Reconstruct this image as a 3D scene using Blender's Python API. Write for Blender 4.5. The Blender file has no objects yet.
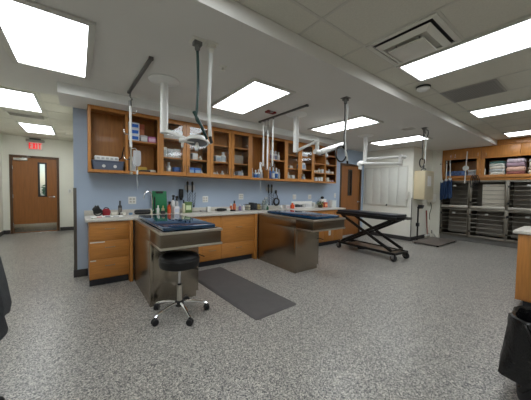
import bpy, bmesh, math, random
from mathutils import Vector, Matrix
random.seed(7)
SC = bpy.context.scene
COL = SC.collection
PI = math.pi

# ------------------------------------------------------------------ materials
def lin(c):
    c /= 255.0
    return c / 12.92 if c <= 0.04045 else ((c + 0.055) / 1.055) ** 2.4
def rgb(r, g, b): return (lin(r), lin(g), lin(b), 1.0)
_M = {}
def mat(key, col, rough=0.5, metal=0.0, vary=0.0, vscale=8.0, bump=0.0, bscale=60.0, trans=0.0, alpha=1.0, coat=0.0, stretch=(1, 1, 1), emit=0.0):
    if key in _M: return _M[key]
    m = bpy.data.materials.new(key); m.use_nodes = True
    nt = m.node_tree; b = nt.nodes['Principled BSDF']
    c = rgb(*col)
    b.inputs['Base Color'].default_value = c
    b.inputs['Roughness'].default_value = rough
    b.inputs['Metallic'].default_value = metal
    if trans: b.inputs['Transmission Weight'].default_value = trans
    if alpha < 1: b.inputs['Alpha'].default_value = alpha
    if coat: b.inputs['Coat Weight'].default_value = coat
    if emit:
        b.inputs['Emission Color'].default_value = c
        b.inputs['Emission Strength'].default_value = emit
    if vary or bump:
        tc = nt.nodes.new('ShaderNodeTexCoord'); mp = nt.nodes.new('ShaderNodeMapping')
        mp.inputs['Scale'].default_value = stretch
        nt.links.new(tc.outputs['Object'], mp.inputs['Vector'])
    if vary:
        n = nt.nodes.new('ShaderNodeTexNoise'); n.inputs['Scale'].default_value = vscale
        n.inputs['Detail'].default_value = 5
        nt.links.new(mp.outputs['Vector'], n.inputs['Vector'])
        r = nt.nodes.new('ShaderNodeValToRGB')
        r.color_ramp.elements[0].position = .3; r.color_ramp.elements[1].position = .7
        r.color_ramp.elements[0].color = tuple(x * (1 - vary) for x in c[:3]) + (1,)
        r.color_ramp.elements[1].color = tuple(min(1, x * (1 + vary)) for x in c[:3]) + (1,)
        nt.links.new(n.outputs['Fac'], r.inputs['Fac'])
        nt.links.new(r.outputs['Color'], b.inputs['Base Color'])
    if bump:
        n2 = nt.nodes.new('ShaderNodeTexNoise'); n2.inputs['Scale'].default_value = bscale
        nt.links.new(mp.outputs['Vector'], n2.inputs['Vector'])
        bp = nt.nodes.new('ShaderNodeBump'); bp.inputs['Strength'].default_value = bump
        bp.inputs['Distance'].default_value = .01
        nt.links.new(n2.outputs['Fac'], bp.inputs['Height'])
        nt.links.new(bp.outputs['Normal'], b.inputs['Normal'])
    _M[key] = m
    return m
def plain(col, rough=0.45):
    return mat('plastic_%d_%d_%d_%d' % (col[0], col[1], col[2], int(rough * 100)), col, rough, vary=.04, vscale=20)

def floor_material():
    m = bpy.data.materials.new('flake_epoxy'); m.use_nodes = True
    nt = m.node_tree; b = nt.nodes['Principled BSDF']
    tc = nt.nodes.new('ShaderNodeTexCoord')
    def vor(scale, stops):
        v = nt.nodes.new('ShaderNodeTexVoronoi'); v.inputs['Scale'].default_value = scale
        nt.links.new(tc.outputs['Object'], v.inputs['Vector'])
        s = nt.nodes.new('ShaderNodeSeparateColor'); nt.links.new(v.outputs['Color'], s.inputs['Color'])
        r = nt.nodes.new('ShaderNodeValToRGB'); r.color_ramp.interpolation = 'CONSTANT'
        e = r.color_ramp.elements
        e[0].position = 0; e[0].color = rgb(*stops[0][1]); e[1].position = stops[1][0]; e[1].color = rgb(*stops[1][1])
        for p, c in stops[2:]:
            x = e.new(p); x.color = rgb(*c)
        nt.links.new(s.outputs['Red'], r.inputs['Fac'])
        return r
    a = vor(135, [(0, (46, 47, 54)), (.17, (122, 120, 116)), (.34, (178, 174, 166)), (.6, (150, 147, 141)), (.8, (216, 211, 200)), (.92, (76, 77, 82))])
    c = vor(230, [(0, (54, 55, 60)), (.15, (140, 137, 131)), (.42, (172, 168, 160)), (.7, (200, 195, 185)), (.9, (100, 101, 104))])
    mx = nt.nodes.new('ShaderNodeMix'); mx.data_type = 'RGBA'; mx.inputs['Factor'].default_value = .25
    nt.links.new(a.outputs['Color'], mx.inputs['A']); nt.links.new(c.outputs['Color'], mx.inputs['B'])
    nt.links.new(mx.outputs['Result'], b.inputs['Base Color'])
    n = nt.nodes.new('ShaderNodeTexNoise'); n.inputs['Scale'].default_value = 1.3
    nt.links.new(tc.outputs['Object'], n.inputs['Vector'])
    mr = nt.nodes.new('ShaderNodeMapRange'); mr.inputs['To Min'].default_value = .26; mr.inputs['To Max'].default_value = .38
    nt.links.new(n.outputs['Fac'], mr.inputs['Value']); nt.links.new(mr.outputs['Result'], b.inputs['Roughness'])
    return m
M_FLOOR = floor_material()
def wood(key, col, stretch=(9, 9, .8)):
    return mat(key, col, .38, vary=.13, vscale=5, stretch=stretch, coat=.08)
WOOD = wood('maple_wood', (188, 126, 61))
WOODX = wood('maple_wood_horizontal', (188, 126, 61), (.8, 9, 9))
WOODIN = wood('maple_interior', (180, 122, 62))
DOORWOOD = wood('door_veneer', (144, 90, 40), (7, 7, .5))
CEIL = mat('ceiling_paint', (222, 220, 214), .9, vary=.015, vscale=2)
TILE = mat('acoustic_tile', (216, 213, 200), .95, vary=.05, vscale=90, bump=.15, bscale=220)
TBAR = mat('grid_bar', (206, 203, 192), .6, vary=.02)
WBLUE = mat('blue_wall_paint', (172, 188, 208), .75, vary=.02, vscale=3)
WCREAM = mat('cream_wall_paint', (234, 233, 222), .8, vary=.02, vscale=3)
WWHITE = mat('white_wall_paint', (242, 241, 230), .7, vary=.02, vscale=3)
PANEL = mat('pale_panel', (232, 233, 224), .5, vary=.02)
RUBBER = mat('black_rubber', (38, 38, 40), .6, vary=.08)
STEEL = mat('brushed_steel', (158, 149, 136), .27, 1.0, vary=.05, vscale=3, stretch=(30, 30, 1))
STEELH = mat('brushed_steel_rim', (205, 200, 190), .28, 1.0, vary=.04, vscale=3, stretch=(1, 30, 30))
CHROME = mat('chrome', (225, 225, 228), .1, 1.0)
CAGE = mat('kennel_steel', (112, 106, 96), .42, 1.0, vary=.06, vscale=4)
CAGEB = mat('kennel_bright_steel', (150, 146, 136), .35, 1.0, vary=.05, vscale=6)
CAGEIN = mat('kennel_interior', (142, 134, 122), .5, 0, vary=.1, vscale=4)
PULL = mat('bronze_pull', (150, 132, 106), .35, .8, vary=.04)
STEELREFL = mat('brushed_steel_dark_reflection', (118, 108, 96), .3, 1.0, vary=.05, vscale=3, stretch=(1, 30, 30))  # tub steel, dark room reflection put into its colour
GREY = mat('grey_rail', (120, 120, 118), .4, .7, vary=.04)
WHITE = mat('white_enamel', (232, 232, 228), .3, vary=.02)
OFFW = mat('offwhite_plastic', (224, 222, 212), .45, vary=.02)
BLACK = mat('black_plastic', (24, 24, 26), .4, vary=.1)
VINYL = mat('black_vinyl', (13, 13, 15), .45, vary=.1, bump=.12, bscale=140)
BLACKM = mat('black_metal', (30, 29, 29), .38, .3, vary=.1)
NAVY = mat('navy_vinyl', (8, 52, 84), .1, vary=.06, vscale=5, coat=.4)
DKPAD = mat('charcoal_vinyl', (36, 39, 46), .35, vary=.08)
MATG = mat('grey_foam_mat', (86, 83, 82), .8, vary=.06, bump=.25, bscale=160)
LAMIN = mat('grey_laminate', (206, 202, 192), .35, vary=.06, vscale=80)
TOEK = mat('toe_kick', (40, 42, 48), .6, vary=.1)
GLASS = None
def glass_mat():
    m = bpy.data.materials.new('clear_pane'); m.use_nodes = True
    nt = m.node_tree; nt.nodes.clear()
    o = nt.nodes.new('ShaderNodeOutputMaterial'); t = nt.nodes.new('ShaderNodeBsdfTransparent')
    g = nt.nodes.new('ShaderNodeBsdfGlossy'); g.inputs['Roughness'].default_value = .05
    t.inputs['Color'].default_value = (.985, .99, .988, 1)
    lw0 = nt.nodes.new('ShaderNodeLayerWeight'); pw = nt.nodes.new('ShaderNodeMath'); pw.operation = 'POWER'; pw.inputs[1].default_value = 4
    nt.links.new(lw0.outputs['Facing'], pw.inputs[0]); lw = nt.nodes.new('ShaderNodeMath'); lw.operation = 'MULTIPLY_ADD'; lw.inputs[1].default_value = .5; lw.inputs[2].default_value = .035
    nt.links.new(pw.outputs['Value'], lw.inputs[0])
    mx = nt.nodes.new('ShaderNodeMixShader')
    nt.links.new(lw.outputs['Value'], mx.inputs['Fac']); nt.links.new(t.outputs['BSDF'], mx.inputs[1])
    nt.links.new(g.outputs['BSDF'], mx.inputs[2]); nt.links.new(mx.outputs['Shader'], o.inputs['Surface'])
    return m
GLASS = glass_mat()
def lamp_mat(key, col, strength):
    m = bpy.data.materials.new(key); m.use_nodes = True
    nt = m.node_tree; b = nt.nodes['Principled BSDF']
    b.inputs['Base Color'].default_value = (.8, .8, .8, 1)
    b.inputs['Emission Color'].default_value = rgb(*col); b.inputs['Emission Strength'].default_value = strength
    return m
DIFF = lamp_mat('troffer_diffuser', (246, 251, 255), 7.2)
EXITRED = lamp_mat('exit_letter_glow', (255, 4, 22), .85); EXITRED.node_tree.nodes['Principled BSDF'].inputs['Base Color'].default_value = (.25, .005, .01, 1)
EXITFACE = mat('exit_face_acrylic', (240, 222, 212), .3, vary=.02)

# ------------------------------------------------------------------ mesh builder
class MB:
    def __init__(s): s.bm = bmesh.new()
    def box(s, x0, x1, y0, y1, z0, z1, bevel=0, seg=2):
        b = bmesh.new()
        bmesh.ops.create_cube(b, size=1)
        for v in b.verts:
            v.co = Vector(((x0 + x1) / 2 + v.co.x * (x1 - x0), (y0 + y1) / 2 + v.co.y * (y1 - y0), (z0 + z1) / 2 + v.co.z * (z1 - z0)))
        if bevel: bmesh.ops.bevel(b, geom=b.edges[:], offset=min(bevel, .49 * min(abs(x1 - x0), abs(y1 - y0), abs(z1 - z0))), segments=seg, profile=.5, affect='EDGES')
        return s.join(b)
    def join(s, b, M=None):
        if M is not None: bmesh.ops.transform(b, matrix=M, verts=b.verts[:])
        mp = [s.bm.verts.new(v.co) for v in b.verts]
        b.verts.index_update()
        for f in b.faces:
            try: s.bm.faces.new([mp[v.index] for v in f.verts])
            except ValueError: pass
        b.free(); return s
    def obox(s, c, size, rot=(0, 0, 0), bevel=0, seg=2):
        t = MB(); t.box(-size[0] / 2, size[0] / 2, -size[1] / 2, size[1] / 2, -size[2] / 2, size[2] / 2, bevel, seg)
        from mathutils import Euler
        return s.join(t.bm, Matrix.Translation(Vector(c)) @ Euler(rot).to_matrix().to_4x4())
    def loft(s, rings, cap=True, closed=True):
        R = [[s.bm.verts.new(Vector(p)) for p in r] for r in rings]
        n = len(R[0])
        for a, b in zip(R, R[1:]):
            for i in range(n if closed else n - 1):
                j = (i + 1) % n
                try: s.bm.faces.new((a[i], a[j], b[j], b[i]))
                except ValueError: pass
        if cap and closed:
            try:
                s.bm.faces.new(R[0][::-1]); s.bm.faces.new(R[-1])
            except ValueError: pass
        return s
    def lathe(s, prof, c=(0, 0, 0), n=20, sx=1, sy=1):
        c = Vector(c)
        return s.loft([[c + Vector((max(r, 1e-4) * math.cos(2 * PI * i / n) * sx, max(r, 1e-4) * math.sin(2 * PI * i / n) * sy, z)) for i in range(n)] for r, z in prof])
    def cyl(s, p, q, r, n=14, r2=None):
        return s.tube([p, q], r, n, r2)
    def tube(s, pts, r, n=8, r2=None):
        P = [Vector(p) for p in pts]
        rings = []; up = None
        for i, p in enumerate(P):
            t = (P[min(i + 1, len(P) - 1)] - P[max(i - 1, 0)]).normalized()
            if up is None:
                up = t.orthogonal().normalized()
            up = (up - t * up.dot(t))
            if up.length < 1e-6: up = t.orthogonal()
            up.normalize()
            sd = t.cross(up)
            rr = r if r2 is None else r + (r2 - r) * i / (len(P) - 1)
            rings.append([p + (up * math.cos(2 * PI * k / n) + sd * math.sin(2 * PI * k / n)) * rr for k in range(n)])
        return s.loft(rings)
    def torus(s, c, R, r, axis='z', n=20, m=8, a0=0, a1=2 * PI):
        pts = []
        full = abs(a1 - a0 - 2 * PI) < 1e-6
        for i in range(n + 1):
            a = a0 + (a1 - a0) * i / n
            u, v = R * math.cos(a), R * math.sin(a)
            d = {'z': (u, v, 0), 'y': (u, 0, v), 'x': (0, u, v)}[axis]
            pts.append(Vector(c) + Vector(d))
        return s.tube(pts, r, m)
    def prism(s, poly, y0, y1, axis='y'):
        def P(u, v, w): return {'y': (u, w, v), 'x': (w, u, v), 'z': (u, v, w)}[axis]
        return s.loft([[P(u, v, y0) for u, v in poly], [P(u, v, y1) for u, v in poly]])
    def build(s, name, m, parent=None, loc=None, rot=None, smooth=True):
        bm = s.bm
        bmesh.ops.remove_doubles(bm, verts=bm.verts[:], dist=1e-6)
        bmesh.ops.recalc_face_normals(bm, faces=bm.faces[:])
        if smooth:
            for f in bm.faces: f.smooth = True
            for e in bm.edges:
                e.smooth = not (len(e.link_faces) == 2 and e.calc_face_angle(0) > .6)
        me = bpy.data.meshes.new(name); bm.to_mesh(me); bm.free()
        me.materials.append(m)
        o = bpy.data.objects.new(name, me); COL.objects.link(o)
        if parent is not None: o.parent = parent
        if loc: o.location = loc
        if rot: o.rotation_euler = rot
        return o
def smooth_path(pts, sub=6):
    P = [Vector(p) for p in pts]; out = []
    for i in range(len(P) - 1):
        p0, p1, p2, p3 = P[max(i - 1, 0)], P[i], P[i + 1], P[min(i + 2, len(P) - 1)]
        for k in range(sub):
            t = k / sub
            out.append(.5 * ((2 * p1) + (p2 - p0) * t + (2 * p0 - 5 * p1 + 4 * p2 - p3) * t * t + (3 * p1 - p0 - 3 * p2 + p3) * t ** 3))
    out.append(P[-1]); return out
def tag(o, label, cat, group=None):
    o['label'] = label; o['category'] = cat
    if group: o['group'] = group
    return o
def thing(name, label, cat, loc=(0, 0, 0), rz=0, group=None):
    o = bpy.data.objects.new(name, None); o.empty_display_size = .1
    COL.objects.link(o); o.location = loc; o.rotation_euler = (0, 0, rz)
    return tag(o, label, cat, group)
def struct(o, label=None):
    o['kind'] = 'structure'
    return o
def dup(root, loc, label, rz=None, group=None):
    def cp(o, par):
        c = o.copy(); COL.objects.link(c)
        if par is not None: c.parent = par
        for ch in list(o.children): cp(ch, c)
        return c
    r = cp(root, None); r.location = loc; r['label'] = label
    if rz is not None: r.rotation_euler = (0, 0, rz)
    if group: r['group'] = group
    return r

# ------------------------------------------------------------------ camera
H = 1.33
cam = bpy.data.cameras.new('camera'); co = bpy.data.objects.new('camera', cam); COL.objects.link(co)
cam.sensor_width = 36; cam.sensor_fit = 'HORIZONTAL'; cam.lens = 36 * 251.19 / 531; cam.clip_start = .02
y_, p_, r_ = [math.radians(a) for a in (36.748, -2.175, 0.988)]
fw = Vector((math.sin(y_) * math.cos(p_), math.cos(y_) * math.cos(p_), math.sin(p_)))
rt = Vector((math.cos(y_), -math.sin(y_), 0)); up = rt.cross(fw)
rt2 = rt * math.cos(r_) + up * math.sin(r_); up2 = -rt * math.sin(r_) + up * math.cos(r_)
R = Matrix((rt2, up2, -fw)).transposed()
co.matrix_world = Matrix.Translation((0, 0, H)) @ R.to_4x4()
SC.camera = co

# ------------------------------------------------------------------ room shell
XL, XR, YF, YB, YN = -1.65, 9.4, 9.78, 4.6, -3.2     # left, right, far door wall, back wall, wall behind the camera
ZH, ZT = 2.6, 2.73                                   # hard ceiling, tile ceiling
YS = 1.70                                            # edge of the dropped ceiling
XW, YW = 7.35, 3.12                                  # corner of the white enclosed room
struct(MB().box(XL, XR, YN, YF, -.1, 0).build('floor', M_FLOOR))
struct(MB().box(XL, XR, YS, YB, ZH, ZT + .1).build('ceiling', CEIL))
struct(MB().box(XL, XR, YN, YS, ZT, ZT + .1).build('ceiling', TILE))
struct(MB().box(XL, 0.1, YB, YF, ZT, ZT + .1).build('ceiling', TILE))
g = MB()
xs = [.38 + .61 * k for k in range(-3, 15)]
for x in xs:
    g.box(x - .012, x + .012, YN, YS - .001, ZT - .004, ZT + .002)
for y in (1.42, .2, -1.02, -2.24): g.box(XL, XR, y - .012, y + .012, ZT - .0045, ZT + .002)
for x0, x1 in ((2.21, 2.82), (4.04, 4.65)): g.box(x0, x1, .80, .824, ZT - .0045, ZT + .002)
for x in (-1.07, -.46): g.box(x - .012, x + .012, YB, YF, ZT - .004, ZT + .002)
for k in range(9): g.box(XL, -.05, 4.97 + .61 * k - .012, 4.97 + .61 * k + .012, ZT - .0045, ZT + .002)
struct(g.build('trim_1', TBAR))
struct(MB().box(XL, XR, YS - .02, YS - .002, ZH - .003, ZT - .006).build('trim_2', CEIL))
# soffit over the wall cabinets
struct(MB().box(-.19, 5.56, 3.98, YB, 2.475, ZH).build('trim_3', mat('soffit_paint', (234, 234, 230), .8, vary=.015)))

def wall(name, axis, face, thick, a0, a1, z1, m, hole=None):
    b = MB(); lo, hi = min(face, face + thick), max(face, face + thick)
    def bx(u0, u1, z0, z2):
        if axis == 'y': b.box(u0, u1, lo, hi, z0, z2)
        else: b.box(lo, hi, u0, u1, z0, z2)
    if hole:
        h0, h1, hz = hole
        bx(a0, h0, 0, z1); bx(h1, a1, 0, z1); bx(h0, h1, hz, z1)
    else: bx(a0, a1, 0, z1)
    return struct(b.build(name, m))
wall('wall_back', 'y', YB, .15, -.05, XW, ZT + .1, WBLUE, (6.14, 7.2, 2.17))
wall('wall_far', 'y', YF, .15, XL - .15, .1, ZT + .1, WCREAM, (-1.51, -.45, 2.2))
wall('wall_left', 'x', XL, -.15, YN - .15, YF, ZT + .1, WCREAM)
wall('wall_corridor', 'x', -.05, .15, YB + .15, YF, ZT + .1, WCREAM)
wall('wall_white', 'x', XW, .12, YW, YB + .15, ZT, WWHITE)
wall('wall_alcove', 'y', YW, .12, XW + .12, XR, ZT, WWHITE)
wall('wall_right', 'x', XR, .15, YN, YW + .12, ZT + .1, WCREAM)
wall('wall_near', 'y', YN, -.15, XL, XR, ZT + .1, WCREAM)
BASE = mat('dark_cove_base', (56, 54, 54), .5, vary=.06)
def base(name, *bx): struct(MB().box(*bx, bevel=.003).build(name, BASE))
base('baseboard_back', -.06, .108, YB - .012, YB, 0, .11)
base('baseboard_back', 5.56, 6.13, YB - .012, YB, 0, .11)
base('baseboard_corridor', -.062, -.05, YB - .012, YF, 0, .11)
base('baseboard_left', XL, XL + .012, YN, YF, 0, .11)
base('baseboard_far', XL + .012, -1.515, YF - .012, YF, 0, .11)
base('baseboard_far', -.445, -.062, YF - .012, YF, 0, .11)
base('baseboard_white', XW - .012, XW, YW - .012, YB, 0, .11)
base('baseboard_alcove', XW, 8.61, YW - .012, YW, 0, .11)
base('baseboard_right', XR - .012, XR, YN, .6, 0, .11)
struct(MB().box(-.056, -.018, YB - .006, YB + .05, .11, 1.32, bevel=.002).build('trim_4', mat('corner_guard', (92, 88, 82), .5, .3, vary=.05)))
struct(MB().box(XW - .006, XW + .012, YW - .006, YW + .012, .11, 1.2, bevel=.003).build('trim_5', mat('corner_guard_dark', (84, 76, 66), .5, .3, vary=.05)))

# doors -------------------------------------------------------------
def door(name, x0, x1, y, ztop, glass, gcol, kick, closer, hinge_left):
    """door seen from -y; its frame fills the wall opening x0..x1"""
    FR = mat('brown_door_frame', (84, 58, 36), .5, vary=.08)
    f = MB()
    f.box(x0, x0 + .055, y - .02, y + .15, 0, ztop); f.box(x1 - .055, x1, y - .02, y + .15, 0, ztop)
    f.box(x0 + .055, x1 - .055, y - .02, y + .15, ztop - .055, ztop)
    root = struct(f.build(name, FR))
    gx0, gx1, gz0, gz1 = glass
    a, b, c, d = x0 + .058, x1 - .058, .012, ztop - .058
    lf = MB()
    for bx in ((a, gx0, c, d), (gx1, b, c, d), (gx0, gx1, c, gz0), (gx0, gx1, gz1, d)):
        lf.box(bx[0], bx[1], y + .012, y + .055, bx[2], bx[3])
    leaf = lf.build('door_leaf', DOORWOOD, root)
    w = MB()
    for bx in ((gx0 - .03, gx0 + .012, gz0 - .03, gz1 + .03), (gx1 - .012, gx1 + .03, gz0 - .03, gz1 + .03), (gx0 + .012, gx1 - .012, gz0 - .03, gz0 + .012), (gx0 + .012, gx1 - .012, gz1 - .012, gz1 + .03)):
        w.box(bx[0], bx[1], y + .004, y + .062, bx[2], bx[3], bevel=.003)
    w.build('window_frame', mat('black_window_frame', (26, 24, 24), .4, vary=.05), root)
    MB().box(gx0 + .005, gx1 - .005, y + .03, y + .036, gz0 + .005, gz1 - .005).build('pane', gcol, root)
    hx = b - .07 if hinge_left else a + .07
    sg = -1 if hinge_left else 1
    h = MB(); h.lathe([(.028, -.006), (.028, .006), (.012, .008), (.012, .05)], n=16)
    hm = MB(); hm.join(h.bm, Matrix.Translation((hx, y + .008, 1.03)) @ Matrix.Rotation(PI / 2, 4, 'X'))
    hm.tube([(hx, y - .04, 1.03), (hx + sg * .03, y - .045, 1.03), (hx + sg * .12, y - .042, 1.028)], .01, 10)
    hm.build('lever_handle', CHROME, root)
    if kick:
        MB().box(a + .012, b - .012, y + .006, y + .012, .03, .26, bevel=.001).build('kick_plate', STEEL, root)
        MB().box(a, b, y - .03, y + .11, .001, .011, bevel=.004).build('threshold', CHROME, root)
    if closer:
        k = MB(); k.box(a + .03, a + .31, y - .05, y + .012, d - .09, d - .02, bevel=.008)
        k.tube([(a + .2, y - .03, d - .005), (a + .38, y - .05, d + .01), (a + .3, y - .015, d + .03)], .008, 8)
        k.build('door_closer', mat('closer_metal', (196, 194, 186), .4, .6), root)
    hg = MB()
    hxx = a if hinge_left else b
    for z in (.25, 1.05, 1.85): hg.cyl((hxx, y + .004, z - .05), (hxx, y + .004, z + .05), .008, 10)
    hg.build('hinge', CHROME, root)
    return root
door('door_1', -1.51, -.45, YF, 2.2, (-.90, -.76, 1.06, 2.0), GLASS, True, True, True)
door('door_2', 6.14, 7.2, YB, 2.17, (6.57, 6.71, 1.25, 1.98), mat('dark_pane', (58, 46, 36), .08, vary=.1), False, False, True)
# outdoors behind the far door's window: ground and a bush, lit by the sky
gr = MB().box(-8, 8, YF + .3, YF + 14, -.12, -.05).build('ground', mat('lawn', (92, 120, 70), .9, vary=.3, vscale=3)); struct(gr)
bsh = MB()
for k in range(420):
    a, b_ = random.uniform(0, 2 * PI), random.uniform(0, 1)
    r = .75 * math.sqrt(random.random())
    c = Vector((-.75 + r * math.cos(a), YF + 2.2 + r * math.sin(a), -.04 + 1.6 * b_ * (1 - .4 * r)))
    d1 = Vector((random.uniform(-1, 1), random.uniform(-1, 1), random.uniform(-.6, 1))).normalized() * .11
    d2 = d1.orthogonal().normalized() * .045
    q = [c - d1, c + d2 + Vector((0, 0, .01)), c + d1, c - d2]
    bsh.bm.faces.new([bsh.bm.verts.new(v) for v in q])
tag(bsh.build('garden_bush', mat('bush_leaf', (62, 108, 66), .6, vary=.35, vscale=3)), 'leafy green bush outside, seen through the narrow window of the exit door', 'bush')

# ------------------------------------------------------------------ ceiling fixtures
def troffer(loc, label, along='y', L=1.22, W=.61, grp='fluorescent ceiling lights', e=.034):
    t = thing('ceiling_light', label, 'ceiling light', loc, 0 if along == 'y' else PI / 2, grp)
    w, l = W / 2, L / 2; f = MB()
    for bx in ((-w, -w + e, -l, l), (w - e, w, -l, l), (-w + e, w - e, -l, -l + e), (-w + e, w - e, l - e, l)):
        f.box(bx[0], bx[1], bx[2], bx[3], -.022, 0, bevel=.004)
    f.build('frame', mat('troffer_frame', (205, 204, 196), .4, vary=.02), t)
    MB().box(-w + e - .002, w - e + .002, -l + e - .002, l - e + .002, -.010, -.001).build('diffuser', DIFF, t)
    return t
HARD = [(-.2, 3.01, 'large bright ceiling light at the upper left corner, nearest the left side'),
        (1.92, 3.02, 'bright ceiling light between the two white pole lamps, near the red strobe'),
        (4.08, 3.02, 'ceiling light behind the middle hanging hose with one black loop'),
        (6.25, 3.02, 'ceiling light at the far right of the smooth ceiling, before the white wall')]
for x, y, lb in HARD: troffer((x, y, ZH), lb, L=1.25, W=.65, e=.05)
for x, y, lb in ((-.80, 5.72, 'ceiling light in the corridor, the nearer of the two before the exit door'),
                 (-.755, 8.2, 'small far ceiling light in the corridor right above the exit sign')):
    troffer((x, y, ZT - .004), lb)
for x, lb in ((3.125, 'long bright tile ceiling light at the upper right beside the square air diffuser'),
              (5.565, 'tile ceiling light at the right beyond the flat grey return grille'),
              (8.005, 'small farthest tile ceiling light at the right in front of the wood cupboards'),
              (.685, 'unseen tile ceiling light added straight overhead, left of the square air diffuser')):  # the overhead one is out of frame, added to brighten the room
    troffer((x, .81, ZT - .004), lb)
for x, lb in ((-1.145, 'left'), (3.125, 'right')): troffer((x, -1.63, ZT - .004), lb + ' unseen tile ceiling light added behind the viewer')  # unseen pair added behind the camera for overall brightness

# square air diffuser
t = thing('air_diffuser', 'square white stepped air diffuser in the ceiling tiles beside the long light', 'air vent', (2.515, 1.117, ZT - .004))
f = MB()
def ringbox(b, a, c, z0, z1, y=None):
    for bx in ((-a, -c, -a, a), (c, a, -a, a), (-c, c, -a, -c), (-c, c, c, a)): b.box(bx[0], bx[1], bx[2], bx[3], z0, z1, bevel=.003)
ringbox(f, .297, .255, -.012, 0); f.build('frame', OFFW, t)
MB().box(-.25, .25, -.25, .25, -.003, 0).build('duct_opening', BLACK, t)
f = MB()
o1 = [(-.235, -.235), (.235, -.235), (.235, .235), (-.235, .235)]; o2 = [(x * .8, y * .8) for x, y in o1]
f.loft([[(x, y, -.022) for x, y in o1], [(x, y, -.052) for x, y in o2], [(x * .97, y * .97, -.046) for x, y in o2], [(x * .97, y * .97, -.016) for x, y in o1]] )
f.build('cone', OFFW, t)
MB().box(-.15, .15, -.15, .15, -.075, -.06, bevel=.006).build('face_plate', OFFW, t)
for x in (-.1, .1):
    for y in (-.1, .1): MB().cyl((x, y, -.003), (x, y, -.062), .006, 6).build('hanger', GREY, t)
# return grille
t = thing('return_grille', 'flat grey perforated return grille in the ceiling tiles at right', 'air vent', (4.345, 1.117, ZT - .004))
f = MB(); ringbox(f, .297, .275, -.008, 0); f.build('frame', mat('grille_frame', (160, 158, 152), .5), t)
f = MB()
for k in range(23): f.obox((0, -.268 + k * .0243, -.004), (.55, .022, .002), (.12, 0, 0))
f.build('louvre', mat('grille_grey', (146, 144, 140), .6), t)
MB().box(-.272, .272, -.272, .272, -.0015, 0).build('backing', mat('grille_dark', (100, 98, 95), .7), t)
# corridor supply grille
t = thing('supply_grille', 'slatted air grille in the corridor ceiling between its two lights', 'air vent', (-.80, 6.84, ZT - .004))
f = MB(); 
for bx in ((-.28, -.25, -.17, .17), (.25, .28, -.17, .17), (-.25, .25, -.17, -.14), (-.25, .25, .14, .17)): f.box(bx[0], bx[1], bx[2], bx[3], -.012, 0, bevel=.003)
f.build('frame', OFFW, t)
f = MB()
for k in range(7): f.obox((0, -.12 + k * .04, -.008), (.5, .028, .003), (.6, 0, 0))
f.build('louvre', OFFW, t)
MB().box(-.25, .25, -.14, .14, -.002, 0).build('backing', BLACK, t)
# detectors and small ceiling things
t = thing('smoke_detector', 'round white smoke detector on the tile ceiling beside the long light', 'smoke detector', (3.64, 1.46, ZT))
MB().lathe([(.06, 0), (.085, -.006), (.085, -.026)], n=24).build('base', BLACK, t)
MB().lathe([(.078, -.026), (.078, -.04), (.055, -.058), (.02, -.062), (0, -.062)], n=24).build('cover', WHITE, t)
def sprinkler(x, y, z, lb):
    o = MB(); o.lathe([(.0, 0), (.04, 0), (.04, -.005), (.012, -.01), (.012, -.03), (.022, -.032), (.022, -.036), (0, -.037)], n=16)
    return tag(o.build('sprinkler_head', OFFW, loc=(x, y, z)), lb, 'sprinkler')
sprinkler(1.215, 2.40, ZH, 'small pale sprinkler head on the smooth ceiling right of the white hanging hose')
sprinkler(-.25, 8.47, ZT, 'tiny sprinkler head on the corridor ceiling left of the blue wall end')
t = thing('ceiling_register', 'small pale louvred register on the smooth ceiling at far right', 'air vent', (5.27, 2.36, ZH))
f = MB(); ringbox(f, .1, .08, -.008, 0); f.build('frame', OFFW, t)
f = MB()
for k in range(5): f.obox((0, -.06 + k * .03, -.005), (.16, .018, .003), (.6, 0, 0))
f.build('louvre', OFFW, t)
t = thing('fire_strobe', 'red fire alarm strobe on the smooth ceiling behind the hanging rail', 'alarm', (2.49, 3.24, ZH))
RED = mat('alarm_red', (128, 26, 26), .4, vary=.05)
b = MB(); b.box(-.085, .085, -.0, .045, -.03, 0, bevel=.01); b.box(-.085, -.035, -.05, .0, -.03, 0, bevel=.008); b.box(.035, .085, -.05, .0, -.03, 0, bevel=.008); b.build('housing', RED, t)
MB().box(-.03, .03, -.045, -.001, -.022, 0, bevel=.006).build('lens', mat('strobe_lens', (150, 140, 136), .3), t)

# exit sign
t = thing('exit_sign', 'red lit EXIT sign on the cream wall above the far door', 'exit sign', (-.965, YF - .001, 0))
MB().box(-.15, .15, -.045, 0, 2.38, 2.585, bevel=.006).build('housing', mat('exit_housing', (236, 226, 218), .4), t)
MB().box(-.14, .14, -.049, -.0455, 2.39, 2.575).build('face', EXITFACE, t)
k = MB(); k.box(-.2, .2, -.07, 0, 2.60, 2.665, bevel=.01); k.build('lamp_housing', mat('lamp_housing', (150, 148, 142), .5), t)
cv = MB()
cv.box(-.12, .12, -.09, -.02, 2.665, 2.69, bevel=.006); cv.build('emergency_lamp', BLACK, t)
L = MB(); y0, y1 = -.054, -.0495; zz = 2.40; hh = .165; sw = .023; lw = .058
def bar(x0, x1, z0, z1): L.box(x0, x1, y0, y1, z0, z1)
x = -.134
bar(x, x + sw, zz, zz + hh); bar(x + sw, x + lw, zz, zz + sw); bar(x + sw, x + lw, zz + hh - sw, zz + hh); bar(x + sw, x + lw - .008, zz + hh / 2 - sw / 2, zz + hh / 2 + sw / 2)
x = -.062; c = x + .034; m_ = zz + hh / 2
L.prism([(x, zz), (x + .027, zz), (c, m_ - .032), (x + .041, zz), (x + .068, zz), (c + .015, m_), (x + .068, zz + hh), (x + .041, zz + hh), (c, m_ + .032), (x + .027, zz + hh), (x, zz + hh), (c - .015, m_)], y0, y1)
x = .020
bar(x, x + sw, zz, zz + hh)
x = .058
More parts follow.
